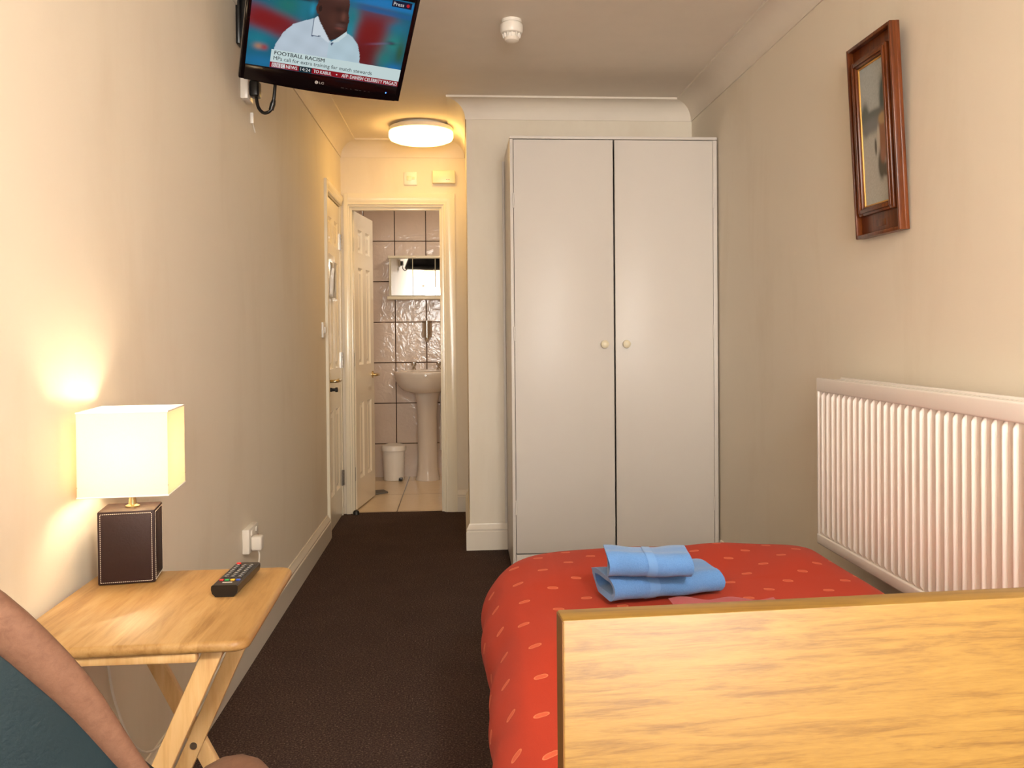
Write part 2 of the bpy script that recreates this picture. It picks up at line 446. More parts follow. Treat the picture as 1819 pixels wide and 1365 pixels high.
# coving: concave quarter section, mitred at the corners
CV = 0.097
def cove_prof(n=9):
    pts = [(0.0, -CV - .006), (0.006, -CV - .006), (0.006, -CV)]
    for i in range(1, n):
        a = math.pi / 2 * i / n
        pts.append((0.006 + (CV - .012) * (1 - math.cos(a)), -CV + (CV - .012) * math.sin(a)))
    pts += [(CV - .004, -0.010), (CV + .008, -0.010), (CV + .008, 0.0), (0.0, 0.0)]
    return pts
def cove(b, p0, p1, nrm, m0=0, m1=0):
    """run of coving from p0 to p1 (x, y), standing off the wall along nrm; m0/m1: +1 inside mitre, -1 outside mitre"""
    p0, p1, nrm = Vector((*p0, 0)), Vector((*p1, 0)), Vector((*nrm, 0)); d = (p1 - p0).normalized()
    A, Z = [], []
    for o, z in cove_prof():
        A.append(b.bm.verts.new(p0 + nrm * o + d * (m0 * o) + Vector((0, 0, ZC + z))))
        Z.append(b.bm.verts.new(p1 + nrm * o - d * (m1 * o) + Vector((0, 0, ZC + z))))
    for i in range(len(A) - 1): b.bm.faces.new((A[i], A[i + 1], Z[i + 1], Z[i]))
    b.bm.faces.new(A); b.bm.faces.new(Z[::-1])
b = B(); cove(b, (XL, YN), (XL, YE), (1, 0), 1, 1); struct(b, 'trim_1', 'cove_paint', 'white plaster coving along the left wall', 'coving', sharp=25)
b = B(); cove(b, (XL, YE), (XC, YE), (0, -1), 1, 1); struct(b, 'trim_2', 'cove_paint', 'white plaster coving on the end wall above the doorway', 'coving', sharp=25)
b = B(); cove(b, (XC, YE), (XC, YW), (-1, 0), 1, -1); struct(b, 'trim_3', 'cove_paint', 'short white coving turning into the corridor', 'coving', sharp=25)
b = B(); cove(b, (XC, YW), (XR, YW), (0, -1), -1, 1); struct(b, 'trim_4', 'cove_paint', 'white plaster coving above the wardrobe', 'coving', sharp=25)
b = B(); cove(b, (XR, YW), (XR, YN), (-1, 0), 1, 1); struct(b, 'trim_5', 'cove_paint', 'white plaster coving along the right wall', 'coving', sharp=25)

# skirting boards with a moulded top
def skirt_prof(h): return [(0, 0), (.020, 0), (.020, h * .70), (.016, h * .74), (.018, h * .80), (.014, h * .86), (.008, h * .93), (.005, h), (0, h)]
def skirt(b, p0, p1, nrm, h=0.14, m0=0, m1=0):
    p0, p1, nrm = Vector((*p0, 0)), Vector((*p1, 0)), Vector((*nrm, 0)); d = (p1 - p0).normalized()
    A = [b.bm.verts.new(p0 + nrm * o + d * (m0 * o) + Vector((0, 0, z))) for o, z in skirt_prof(h)]
    Z = [b.bm.verts.new(p1 + nrm * o - d * (m1 * o) + Vector((0, 0, z))) for o, z in skirt_prof(h)]
    k = len(A)
    for i in range(k): b.bm.faces.new((A[i], A[(i + 1) % k], Z[(i + 1) % k], Z[i]))
    b.bm.faces.new(A); b.bm.faces.new(Z[::-1])
b = B(); skirt(b, (XL, YN), (XL, LD0 - .065), (1, 0), .14); struct(b, 'baseboard_left', 'skirting_paint', 'cream moulded skirting along the left wall', 'skirting', sharp=20)
b = B(); skirt(b, (BD1 + .075, YE), (XC, YE), (0, -1), .14); struct(b, 'baseboard_end', 'skirting_paint', 'short cream skirting right of the bathroom doorway', 'skirting', sharp=20)
b = B(); skirt(b, (XC, YE - .02), (XC, YW), (-1, 0), .14, 0, -1); skirt(b, (XC, YW), (.236, YW), (0, -1), .14, -1, 0)
struct(b, 'baseboard_back', 'skirting_paint', 'cream skirting on the wall left of the wardrobe', 'skirting', sharp=20)
b = B(); skirt(b, (XR, YN), (XR, 4.325), (-1, 0), .14); struct(b, 'baseboard_right', 'skirting_paint', 'cream skirting along the right wall behind the bed', 'skirting', sharp=20)

# bathroom shell
BX0, BX1 = -0.80, 0.75
struct(B().box((BX0 - .1, 5.935, -0.05), (BX1 + .1, YB + .1, 0.0)), 'floor_bathroom', 'floor_tile', 'beige floor tiles of the bathroom', 'floor')
struct(B().box((BX0 - .1, YB, 0), (BX1 + .1, YB + .1, 2.45)), 'wall_bathroom_back', 'wall_tile', 'tiled bathroom wall behind the basin', 'wall')
struct(B().box((BX0 - .1, YE + .1, 0), (BX0, YB, 2.45)), 'wall_bathroom_left', 'wall_tile_side', 'tiled bathroom wall behind the open door', 'wall')
struct(B().box((BX1, YE + .1, 0), (BX1 + .1, YB, 2.45)), 'wall_bathroom_right', 'wall_tile_side', 'tiled right wall of the bathroom', 'wall')
struct(B().box((BX0 - .1, YE + .1, 2.40), (BX1 + .1, YB + .1, 2.46)), 'ceiling_bathroom', 'ceiling_paint', 'bathroom ceiling', 'ceiling')

# ------------------------------------------------------------------ doors
def leaf(b, W_, H_, T_, M, both=True):
    """six panel moulded door: x across from the hinge, y = 0 the face, z up"""
    st = 0.095; mid = 0.09
    cols = ((st, (W_ - mid) / 2), ((W_ + mid) / 2, W_ - st)); rows = ((.19, .70), (.95, 1.60), (1.70, H_ - .11))
    xs = [0, cols[0][0], cols[0][1], cols[1][0], cols[1][1], W_]; zs = [0] + [z for r_ in rows for z in r_] + [H_]
    def ring(x0, x1, z0, z1, y): return [Vector((x0, y, z0)), Vector((x1, y, z0)), Vector((x1, y, z1)), Vector((x0, y, z1))]
    def quad(p): b.bm.faces.new([b.bm.verts.new(M @ q) for q in p])
    for face in ((0, 1), (T_, -1)):
        y0, sg = face
        for i in range(5):
            for j in range(len(zs) - 1):
                x0, x1, z0, z1 = xs[i], xs[i + 1], zs[j], zs[j + 1]
                if i in (1, 3) and j in (1, 3, 5):
                    prev = ring(x0, x1, z0, z1, y0)
                    for ins, dy in ((.008, .007), (.016, .011), (.024, .011), (.040, .004)):
                        cur = ring(x0 + ins, x1 - ins, z0 + ins, z1 - ins, y0 + sg * dy)
                        for k in range(4): quad((prev[k], prev[(k + 1) % 4], cur[(k + 1) % 4], cur[k]))
                        prev = cur
                    quad(prev)
                else: quad(ring(x0, x1, z0, z1, y0))
    for p in (((0, 0, 0), (0, T_, 0), (0, T_, H_), (0, 0, H_)), ((W_, 0, 0), (W_, T_, 0), (W_, T_, H_), (W_, 0, H_)), ((0, 0, H_), (W_, 0, H_), (W_, T_, H_), (0, T_, H_)), ((0, 0, 0), (W_, 0, 0), (W_, T_, 0), (0, T_, 0))):
        quad([Vector(q) for q in p])
    bmesh.ops.remove_doubles(b.bm, verts=b.bm.verts, dist=1e-5)
    return b
def arch_prof(wd=.062): return [(0, 0), (0, .010), (.006, .014), (.014, .012), (.030, .017), (.050, .019), (wd, .016), (wd, 0)]
def frame_mat(O, X, Y):
    """matrix with columns X (across), Y (into the leaf), Z up at O"""
    M = Matrix.Identity(4); X, Y = Vector(X), Vector(Y)
    for i in range(3): M[i][0], M[i][1], M[i][2], M[i][3] = X[i], Y[i], (0, 0, 1)[i], O[i]
    return M
def architrave(b, x0, x1, z1, M, wd=.062, left=True, right=True):
    """x0..x1 opening in local x, outward = -y"""
    pr = arch_prof(wd)
    def run(pts_in, outs):
        A = [[b.bm.verts.new(M @ Vector((p[0] + o[0] * a, -t, p[1] + o[1] * a))) for a, t in pr] for p, o in zip(pts_in, outs)]
        for r0_, r1_ in zip(A[:-1], A[1:]):
            for i in range(len(pr) - 1): b.bm.faces.new((r0_[i], r0_[i + 1], r1_[i + 1], r1_[i]))
        b.bm.faces.new(A[0]); b.bm.faces.new(A[-1][::-1])
    pts, outs = [], []
    if left: pts += [(x0, 0)]; outs += [(-1, 0)]
    pts += [(x0, z1), (x1, z1)]; outs += [(-1 if left else 0, 1), (1 if right else 0, 1)]
    if right: pts += [(x1, 0)]; outs += [(1, 0)]
    run(pts, outs)
def lever(b, M, flip=1, L=0.115):
    """return-to-door lever: local x along the lever, y off the door, z up"""
    P = [(0, 0, 0), (0, .035, 0), (.008, .048, 0), (.03, .052, 0), (L * .8, .052, 0), (L, .047, 0), (L + .004, .034, 0)]
    b.tube([M @ Vector((p[0] * flip, p[1], p[2])) for p in smoothpath(P, 5)], 0.0092, 12)

# door in the left wall (closed)
d1 = thing('door_1', 'cream panelled door in the left wall, shut, with a notice sleeve', 'door', (XL, (LD0 + LD1) / 2, 0), kind='structure')
# local x runs from the hinge (far end) back towards the viewer, local y into the wall
ML = frame_mat((XL - .004, LD1 - .022, .008), (0, -1, 0), (-1, 0, 0))
LW = LD1 - LD0 - .044
lf1 = leaf(B(), LW, 1.965, .040, ML).build('door_leaf', 'gloss_cream', d1, sharp=20)
b = B(); MA = frame_mat((XL, LD1, 0), (0, -1, 0), (-1, 0, 0))
architrave(b, .012, LD1 - LD0 - .012, LDZ - .01, MA, .062, left=False, right=True)
b.build('architrave', 'gloss_cream', d1, sharp=25)
b = B(); b.box((XL - .11, LD0, 0), (XL, LD0 + .018, LDZ)); b.box((XL - .11, LD1 - .018, 0), (XL, LD1, LDZ)); b.box((XL - .11, LD0 + .018, LDZ - .018), (XL, LD1 - .018, LDZ))
b.box((XL - .11, LD0 + .018, 0), (XL - .047, LD0 + .032, LDZ - .018)); b.box((XL - .11, LD0 + .032, 0), (XL - .100, LD1 - .02, LDZ - .02))
b.build('jamb', 'gloss_cream', d1)
b = B(); b.box((XL - .006, LD0 + .045, .80), (XL + .005, LD0 + .083, .945), .004)
pl = b.build('handle_plate', 'brass_steel', d1)
b = B(); lever(b, frame_mat((XL, LD0 + .064, .893), (0, 1, 0), (1, 0, 0))); b.build('handle', 'brass_steel', d1)
b = B().lathe([(.012, 0), (.012, .012), (.009, .015), (.009, .03), (.014, .032), (.014, .044), (.011, .046)], (XL + .004, LD0 + .064, .843), 20, 'X')
b.build('thumb_turn', 'rubber', d1)
for z in (1.755, 1.0, .245):
    b = B(); b.box((XL - .004, LD1 - .050, z - .05), (XL + .0015, LD1 - .004, z + .05))
    for k in range(5): b.lathe([(.0055, z - .05 + k * .02 + .001), (.0055, z - .05 + k * .02 + .019)], (XL + .005, LD1 - .022, 0), 10)
    b.build('hinge', 'steel', d1)
# bathroom door (open into the bathroom)
d2 = thing('door_2', 'cream panelled bathroom door standing open at the corridor end', 'door', (BD0, YE, 0), kind='structure')
hx, hy = -0.697, 5.992
dirv = Vector((0.066, 0.505, 0)).normalized(); nv = Vector((dirv.y, -dirv.x, 0))
M2 = frame_mat((hx, hy, .01), dirv, -nv)
W2 = 0.53
leaf(B(), W2, 1.965, .038, M2).build('door_leaf', 'gloss_cream', d2, sharp=20)
b = B(); architrave(b, 0, BD1 - BD0, BDZ, frame_mat((BD0, YE, 0), (1, 0, 0), (0, 1, 0)), .075, left=False, right=True)
b.box((BD0 - .028, YE - .016, 0), (BD0, YE, BDZ + .075), .003)
b.build('architrave', 'gloss_cream', d2, sharp=25)
b = B(); b.box((BD0, YE - .004, 0), (BD0 + .010, YE + .104, BDZ)); b.box((BD1 - .010, YE - .004, 0), (BD1, YE + .104, BDZ)); b.box((BD0 + .01, YE - .004, BDZ - .010), (BD1 - .01, YE + .104, BDZ))
b.box((BD0 + .01, YE + .014, 0), (BD0 + .024, YE + .05, BDZ - .01), .001); b.box((BD1 - .026, YE + .014, 0), (BD1 - .01, YE + .05, BDZ - .01), .001); b.box((BD0 + .024, YE + .014, BDZ - .030), (BD1 - .026, YE + .05, BDZ - .01), .001)
b.build('jamb', 'gloss_cream', d2)
b = B(); lever(b, frame_mat(M2 @ Vector((W2 - .055, 0, .87)), dirv, nv), -1, .10)
b.build('handle', 'brass_steel', d2)
b = B().lathe([(.024, 0), (.024, .006), (.02, .009)], (0, 0, 0), 24, 'Y')
bmesh.ops.transform(b.bm, matrix=frame_mat(M2 @ Vector((W2 - .055, 0, .87)), dirv, nv), verts=b.bm.verts)
b.build('handle_rose', 'brass_steel', d2)
for z in (1.755, 1.0, .245):
    b = B(); b.box((hx - .020, hy - .042, z - .045), (hx - .0165, hy - .008, z + .045))
    b.lathe([(.006, z - .045), (.006, z + .045)], (hx - .012, hy - .006, 0), 12)
    b.build('hinge', 'steel', d2)
b = B(); b.box((BD1 - .0105, YE + .06, .82), (BD1 - .012, YE + .085, .98)); b.build('strike_plate', 'steel', d2)
# notice sleeve on the left door: clear sleeve with folded sheets
nt = thing('notice_sleeve', 'white notices in a clear sleeve on the left door', 'notice', (XL, 5.44, 1.38))
def sheet(b, y0, y1, z0, z1, x, curl):
    rows = []
    for i in range(9):
        v = i / 8; rows.append([(XL + x + curl * v ** 3, lerp(y0, y1, k / 6), lerp(z0, z1, v)) for k in range(7)])
    b.grid(rows)
for nm, mt_, y0, y1, z0, z1, x, cu in (('sheet', 'paper', 5.315, 5.43, 1.385, 1.555, .010, .012), ('sheet', 'paper_grey', 5.44, 5.565, 1.385, 1.60, .010, .004), ('sheet', 'paper', 5.50, 5.560, 1.42, 1.545, .0125, .002)):
    b = B(); sheet(b, y0, y1, z0, z1, x, cu); bmesh.ops.solidify(b.bm, geom=b.bm.faces[:], thickness=.0012); b.build(nm, mt_, nt)
b = B(); b.box((XL + .001, 5.30, 1.375), (XL + .003, 5.575, 1.64)); b.box((XL + .001, 5.30, 1.370), (XL + .018, 5.575, 1.376))
b.build('sleeve_back', 'clear_plastic', nt)

# ------------------------------------------------------------------ wardrobe
WX0, WX1, WF, WZ = 0.238, 1.252, 4.33, 2.112
wd = thing('wardrobe', 'tall white painted two-door wardrobe against the back wall', 'wardrobe', ((WX0 + WX1) / 2, WF + .25, 0))
b = B(); b.box((WX0, WF + .002, 0), (WX0 + .016, YW - .003, WZ - .016), .002); b.box((WX1 - .020, WF + .002, 0), (WX1, YW - .003, WZ - .016), .002)
b.box((WX0, WF, WZ - .014), (WX1, YW - .003, WZ), .002); b.box((WX0 + .017, YW - .02, .0), (WX1 - .021, YW - .006, WZ - .016)); b.box((WX0 + .017, WF + .03, .095), (WX1 - .021, YW - .021, .11))
b.build('carcass', 'wardrobe_paint', wd)
B().box((WX0 + .017, WF + .006, 0), (WX1 - .021, WF + .024, .090), .002).build('plinth', 'wardrobe_paint', wd)
XM = 0.742
for x0, x1, kx, hs in ((WX0 + .018, XM - .004, .689, WX0 + .0165), (XM + .004, WX1 - .022, .796, WX1 - .0205)):
    dr = B().box((x0, WF + .001, .096), (x1, WF + .021, WZ - .018), .0015).build('door', 'wardrobe_paint', wd)
    b = B().lathe([(.009, 0), (.008, -.010), (.010, -.014), (.017, -.018), (.0195, -.025), (.0185, -.031), (.013, -.036), (.005, -.038)], (kx, WF + .001, 1.106), 28, 'Y')
    b.build('knob', 'cream_plastic', dr)
    for z in (1.80, 1.16, .32):
        b = B().lathe([(.0045, z - .035), (.0045, z - .002), (.0045, z + .002), (.0045, z + .035)], (hs, WF - .0005, 0), 10); b.build('hinge', 'wardrobe_paint', dr)
B().box((WX0 - .014, YW - .012, .142), (WX0 - .001, YW - .001, WZ - .03), .002).build('scribe_strip', 'wardrobe_paint', wd)

# ------------------------------------------------------------------ ceiling lamp, smoke detector, wall boxes
cl = thing('ceiling_light', 'round warm glowing ceiling light in the corridor', 'ceiling light', (-.230, 5.43, ZC))
LO = (-.230, 5.43, ZC)
B().lathe([(.150, 0), (.150, -.012), (.186, -.016), (.190, -.022), (.190, -.040), (.184, -.043)], LO, 64).build('mounting_plate', 'white_plastic', cl)
B().lathe([(.180, -.043), (.191, -.046), (.191, -.072), (.184, -.086), (.160, -.096), (.10, -.103), (.03, -.106)], LO, 64).build('diffuser', 'lamp_diffuser', cl)
rl = thing('added_room_light', 'round ceiling light added out of view to brighten the room', 'ceiling light', (.68, -.80, ZC))  # unseen lamp behind the camera, added to even out the room lighting
B().lathe([(.150, 0), (.150, -.012), (.186, -.016), (.190, -.022), (.190, -.040), (.184, -.043)], (.68, -.80, ZC), 64).build('mounting_plate', 'white_plastic', rl)
B().lathe([(.180, -.043), (.191, -.046), (.191, -.072), (.184, -.086), (.160, -.096), (.10, -.103), (.03, -.106)], (.68, -.80, ZC), 64).build('diffuser', 'added_room_diffuser', rl)
sd = thing('smoke_detector', 'small white round smoke detector on the ceiling', 'smoke detector', (.21, 3.60, ZC))
SO = (.21, 3.60, ZC)
B().lathe([(.040, 0), (.040, -.012), (.037, -.013), (.034, -.019)], SO, 40).build('base_plate', 'white_plastic', sd)
B().lathe([(.044, -.019), (.0455, -.022), (.0455, -.044), (.042, -.053), (.034, -.056)], SO, 40).build('housing', 'white_plastic', sd)
b = B().lathe([(.026, -.055), (.026, -.074)], SO, 32)
for k in range(12):
    a = 2 * math.pi * k / 12; b.bar((SO[0] + .033 * math.cos(a), SO[1] + .033 * math.sin(a), ZC - .055), (SO[0] + .030 * math.cos(a), SO[1] + .030 * math.sin(a), ZC - .072), .004, .009, (math.cos(a), math.sin(a), 0), .0005)
b.build('vent_fins', 'white_plastic', sd)
B().lathe([(.031, -.071), (.031, -.074), (.028, -.083), (.018, -.089), (.004, -.091)], SO, 36).build('sensor_cap', 'cove_paint', sd)

sp = thing('switch_plate', 'square white isolator switch above the bathroom doorway', 'switch', (-.32, YE, 2.172))
B().box((-.362, YE - .011, 2.130), (-.278, YE, 2.214), .003).build('plate', 'white_plastic', sp)
B().box((-.345, YE - .0135, 2.158), (-.315, YE - .011, 2.188), .001).build('rocker', 'cream_plastic', sp)
B().box((-.309, YE - .0125, 2.164), (-.292, YE - .011, 2.182), .0005).build('indicator', 'cream_plastic', sp)
bx = thing('alarm_box', 'cream rectangular wall box above right of the bathroom doorway', 'wall box', (-.105, YE, 2.18))
B().box((-.180, YE - .036, 2.138), (-.032, YE, 2.222), .006, 3).build('case', 'cream_plastic', bx)
b = B()
for x in (-.090, -.076): b.box((x, YE - .0375, 2.160), (x + .007, YE - .036, 2.163))
b.build('indicator_marks', 'red_plastic', bx)
ls = thing('light_switch', 'white light switch on the left wall beside the door', 'switch', (XL, 5.08, 1.19))
B().box((XL, 5.037, 1.147), (XL + .011, 5.123, 1.233), .003).build('plate', 'white_plastic', ls)
B().box((XL + .011, 5.068, 1.172), (XL + .018, 5.092, 1.208), .002).build('rocker', 'white_plastic', ls)
so = thing('socket_outlet', 'white double socket low on the left wall behind the table', 'socket', (XL, 3.27, .44))
B().box((XL, 3.197, .397), (XL + .024, 3.343, .483), .003).build('plate', 'white_plastic', so)
for y in (3.235, 3.305):
    B().box((XL + .024, y - .009, .457), (XL + .028, y + .009, .474), .001).build('rocker', 'white_plastic', so)
B().box((XL + .0241, 3.321, .424), (XL + .0275, 3.331, .440), .001).build('switch_mark', 'red_plastic', so)

# ------------------------------------------------------------------ television
def rotm(yaw, tilt, rl): return (Matrix.Rotation(yaw, 3, 'Z') @ Matrix.Rotation(tilt, 3, 'X') @ Matrix.Rotation(rl, 3, 'Y'))
TVM = rotm(R(17.05), R(39.26), R(3.67))
tv = thing('television', 'black wall-mounted television tilted down, showing a news programme', 'television', (-.460, 3.063, 1.975), TVM)
TW, TH = .53, .364
SW0, SW1, SZ0, SZ1 = -.470 * TW, .470 * TW, .155 * TH, .955 * TH
def tvbox(b, x0, x1, z0, z1, y0, y1, bev=0.0): return b.box((x0, y0, z0), (x1, y1, z1), bev)
# casing with a bowed lower edge
poly = [(TW / 2, .004), (TW / 2, TH), (-TW / 2, TH), (-TW / 2, .004)] + [(-TW / 2 + TW * k / 16, .004 - .010 * math.sin(math.pi * k / 16)) for k in range(1, 16)]
b = B().prism(poly, lambda a, z, d: (a, d, z), .003, .030)
bmesh.ops.bevel(b.bm, geom=[e for e in b.bm.edges], offset=.0025, segments=2, affect='EDGES')
b.box((-TW * .40, .028, .05), (TW * .40, .055, TH - .04), .012, 3)
b.build('casing', 'black_gloss', tv, local=True, sharp=30)
b = B()
fr = .006
tvbox(b, -TW / 2 + .001, SW0, .006, TH - .001, -.001, .004, .001); tvbox(b, SW1, TW / 2 - .001, .006, TH - .001, -.001, .004, .001)
tvbox(b, SW0, SW1, SZ1, TH - .001, -.001, .004, .001); tvbox(b, SW0, SW1, .004, SZ0, -.001, .004, .001)
b.build('bezel', 'black_gloss', tv, local=True)
# the picture on the screen
NXP, NYP = 240, 136
def paint_screen():
    U, V = np.meshgrid((np.arange(NXP)) / (NXP - 1), (np.arange(NYP)) / (NYP - 1), indexing='ij')
    img = np.zeros((NXP, NYP, 3)); A = 0.5625
    def s(c): return np.array([s2l(x) for x in c])
    img[:] = s((8, 96, 124))
    def blob(u, v, su, sv, c, k=1.0, ang=0.0, pw=2):
        du, dv = U - u, (V - v); ca, sa = math.cos(ang), math.sin(ang)
        a = du * ca + dv * sa; b_ = -du * sa + dv * ca
        wgt = k * np.exp(-((np.abs(a) / su) ** pw + (np.abs(b_) / sv) ** pw))
        img[:] = img * (1 - wgt[..., None]) + s(c) * wgt[..., None]
    blob(.10, .95, .20, .12, (10, 130, 160)); blob(.22, .72, .10, .14, (16, 112, 108)); blob(.33, .70, .05, .2, (10, 118, 140))
    blob(.10, .52, .20, .13, (128, 14, 22), 1, -.45, 4); blob(.27, .44, .12, .08, (120, 12, 22), 1, -.4)
    blob(.06, .30, .10, .09, (14, 120, 140)); blob(.07, .22, .03, .035, (190, 130, 90), .8); blob(.105, .215, .02, .03, (170, 40, 40), .8)
    blob(.10, .05, .14, .08, (10, 110, 160)); blob(.36, .83, .14, .035, (24, 22, 34), .9, 0, 4); blob(.40, .66, .05, .12, (10, 26, 40), .7); blob(.37, .72, .02, .08, (20, 150, 190), .8)
    blob(.75, .55, .14, .30, (120, 16, 20), 1, 0, 4); blob(.74, .30, .10, .16, (104, 10, 18), 1, 0, 4)
    blob(.62, .55, .035, .3, (20, 140, 160), .9); blob(.62, .72, .05, .10, (18, 120, 130), .8)
    blob(.82, .93, .28, .06, (16, 120, 186), 1, -.05, 4); blob(.86, .83, .25, .03, (14, 92, 150), .9, -.07, 4); blob(.62, .99, .1, .02, (110, 24, 30), .9)
    blob(.88, .74, .05, .05, (120, 50, 50), .7); blob(.93, .68, .06, .08, (20, 110, 140)); blob(.92, .50, .06, .12, (30, 134, 130), 1); blob(.88, .30, .06, .14, (24, 120, 120), 1); blob(.97, .40, .03, .16, (40, 84, 54), .9)
    blob(.90, .50, .03, .02, (16, 20, 24), .9); blob(.84, .48, .08, .012, (116, 112, 150), .5, .35); blob(.95, .22, .06, .05, (16, 110, 170))
    def inside(poly):
        r_ = np.zeros_like(U, bool); k = len(poly)
        for i in range(k):
            (x0, y0), (x1, y1) = poly[i], poly[(i + 1) % k]
            with np.errstate(divide='ignore', invalid='ignore'):
                c = ((y0 > V) != (y1 > V)) & (U < (x1 - x0) * (V - y0) / (y1 - y0 + 1e-12) + x0)
            r_ ^= c
        return r_
    def fill(poly, c): img[inside(poly)] = s(c)
    shirt = [(.155, .10), (.17, .27), (.21, .42), (.265, .53), (.33, .585), (.40, .645), (.425, .60), (.51, .40), (.60, .53), (.64, .50), (.685, .42), (.71, .30), (.72, .15), (.72, .05), (.155, .05)]
    fill(shirt, (196, 212, 226))
    blob_mask = inside(shirt)
    sh = 0.95 + 0.05 * np.sin(U * 37 + V * 9) * np.sin(V * 23 - U * 11); img[blob_mask] *= sh[blob_mask][:, None]
    right = blob_mask & (U > .50); img[right] *= np.array([.92, 1.02, 1.0])
    # neck and head
    fill([(.405, .68), (.42, .60), (.50, .41), (.535, .44), (.60, .54), (.60, .66)], (58, 28, 24))
    head = ((U - .495) / .098) ** 2 + ((V - .80) / .225) ** 2 < 1
    jaw = ((U - .515) / .088) ** 2 + ((V - .66) / .17) ** 2 < 1
    hm = head | jaw; img[hm] = s((66, 34, 28))
    def fb(u, v, su, sv, c, k):
        wgt = k * np.exp(-(((U - u) / su) ** 2 + ((V - v) / sv) ** 2)) * hm
        img[:] = img * (1 - wgt[..., None]) + s(c) * wgt[..., None]
    fb(.52, .93, .08, .07, (104, 66, 58), .9); fb(.475, .99, .08, .06, (40, 24, 24), .9); fb(.53, .77, .03, .03, (40, 18, 16), .8); fb(.575, .77, .018, .03, (34, 14, 14), .9)
    fb(.565, .70, .016, .06, (112, 68, 54), .8); fb(.565, .635, .022, .015, (36, 16, 14), .9); fb(.55, .60, .03, .02, (96, 70, 66), .8); fb(.552, .565, .028, .014, (124, 66, 58), .9); fb(.50, .66, .03, .08, (84, 46, 36), .7); fb(.545, .51, .03, .02, (40, 20, 18), .7)
    ear = ((U - .410) / .022) ** 2 + ((V - .745) / .062) ** 2 < 1; img[ear] = s((72, 38, 30)); e2 = ((U - .415) / .011) ** 2 + ((V - .745) / .035) ** 2 < 1; img[e2] = s((36, 16, 14))
    # collar
    fill([(.385, .63), (.405, .66), (.425, .60), (.505, .40), (.495, .385), (.44, .44), (.385, .43)], (212, 224, 234)); fill([(.515, .40), (.60, .55), (.605, .51), (.56, .42), (.535, .40)], (208, 226, 230))
    for p in ([(.383, .63), (.388, .63), (.388, .435), (.383, .435)], [(.383, .437), (.44, .447), (.44, .438), (.383, .427)], [(.51, .39), (.53, .40), (.52, .36), (.515, .365)]): fill(p, (70, 84, 110))
    return img
def colour_grid(name, img, x0, x1, z0, z1, y, mat, parent, fn=None):
    nx, ny, _ = img.shape
    pts = [[((lerp(x0, x1, i / (nx - 1)), y, lerp(z0, z1, j / (ny - 1))) if fn is None else fn(i / (nx - 1), j / (ny - 1))) for j in range(ny)] for i in range(nx)]
    o = B().grid(pts).build(name, mat, parent, local=True, smooth=False)
    at = o.data.color_attributes.new('picture', 'FLOAT_COLOR', 'POINT')
    buf = np.ones((nx * ny, 4), np.float32); buf[:, :3] = img.reshape(-1, 3); at.data.foreach_set('color', buf.ravel())
    return o
scr = colour_grid('screen', paint_screen(), SW0, SW1, SZ0, SZ1, .0008, 'screen_picture', tv)
def sxz(u, v): return lerp(SW0, SW1, u), lerp(SZ0, SZ1, v)
TXT = Matrix(((1, 0, 0, 0), (0, 0, -1, 0), (0, 1, 0, 0), (0, 0, 0, 1)))     # local XY text -> screen XZ
def strip(name, mat, rects, lay):
    b = B()
    for u0, u1, v0, v1 in rects:
        x0, z0 = sxz(u0, v0); x1, z1 = sxz(u1, v1); b.box((x0, -.0002 * lay, z0), (x1, .0009, z1))
    b.build(name, mat, scr, local=True, smooth=False)
strip('caption_bar', 'strip_white', [(.150, 1.0, .068, .210)], 1)
strip('ticker_bar', 'strip_red', [(.150, 1.0, 0.004, .068)], 1)
strip('clock_box', 'strip_dark', [(.335, .418, 0.004, .068), ], 2)
strip('corner_box', 'strip_navy', [(.855, .985, .915, .985)], 1)
strip('news_boxes', 'text_white', [(.163, .188, .012, .060), (.192, .217, .012, .060), (.221, .246, .012, .060)], 2)
def writing(name, mat, items, lay):
    b = B()
    for body, u0, u1, v0, v1 in items:
        x0, z0 = sxz(u0, v0); x1, z1 = sxz(u1, v1)
        for k in range(3 if body != body.capitalize() and body.upper() == body else 1):
            join_bm(b, text_mesh(body, x1 - x0 - .0006, z1 - z0, x0 + .0003 * k, z0, .0002 * lay + .00002 * k), TXT)
    b.build(name, mat, scr, local=True, smooth=False)
writing('headline', 'text_dark', [('FOOTBALL RACISM', .170, .490, .155, .198), ('MPs call for extra training for match stewards', .168, .812, .080, .138)], 2)
writing('news_letters', 'strip_red', [('B', .168, .183, .018, .054), ('B', .197, .212, .018, .054), ('C', .226, .241, .018, .054)], 3)
writing('news_word', 'text_white', [('NEWS', .253, .325, .016, .056)], 3)
writing('clock_text', 'text_white', [('14:24', .345, .410, .016, .056)], 3)
writing('ticker_text', 'text_white', [('TO KABUL', .430, .548, .016, .054)], 3)
writing('ticker_text', 'text_white', [('AFP: DANISH CELEBRITY MAGAZI', .615, .992, .014, .056)], 3)
writing('corner_text', 'text_white', [('Press', .865, .935, .930, .970)], 3)
b = B()
for u, v, r_, mt_ in ((.582, .036, .0022, 0),):
    x, z = sxz(u, v); b.lathe([(r_, -.0008), (r_, 0)], (x, 0, z), 16, 'Y')
b.build('ticker_dot', 'text_white', scr, local=True)
x, z = sxz(.960, .950); B().lathe([(.0052, -.0008), (.0052, 0)], (x, 0, z), 24, 'Y').build('red_dot', 'text_red', scr, local=True)
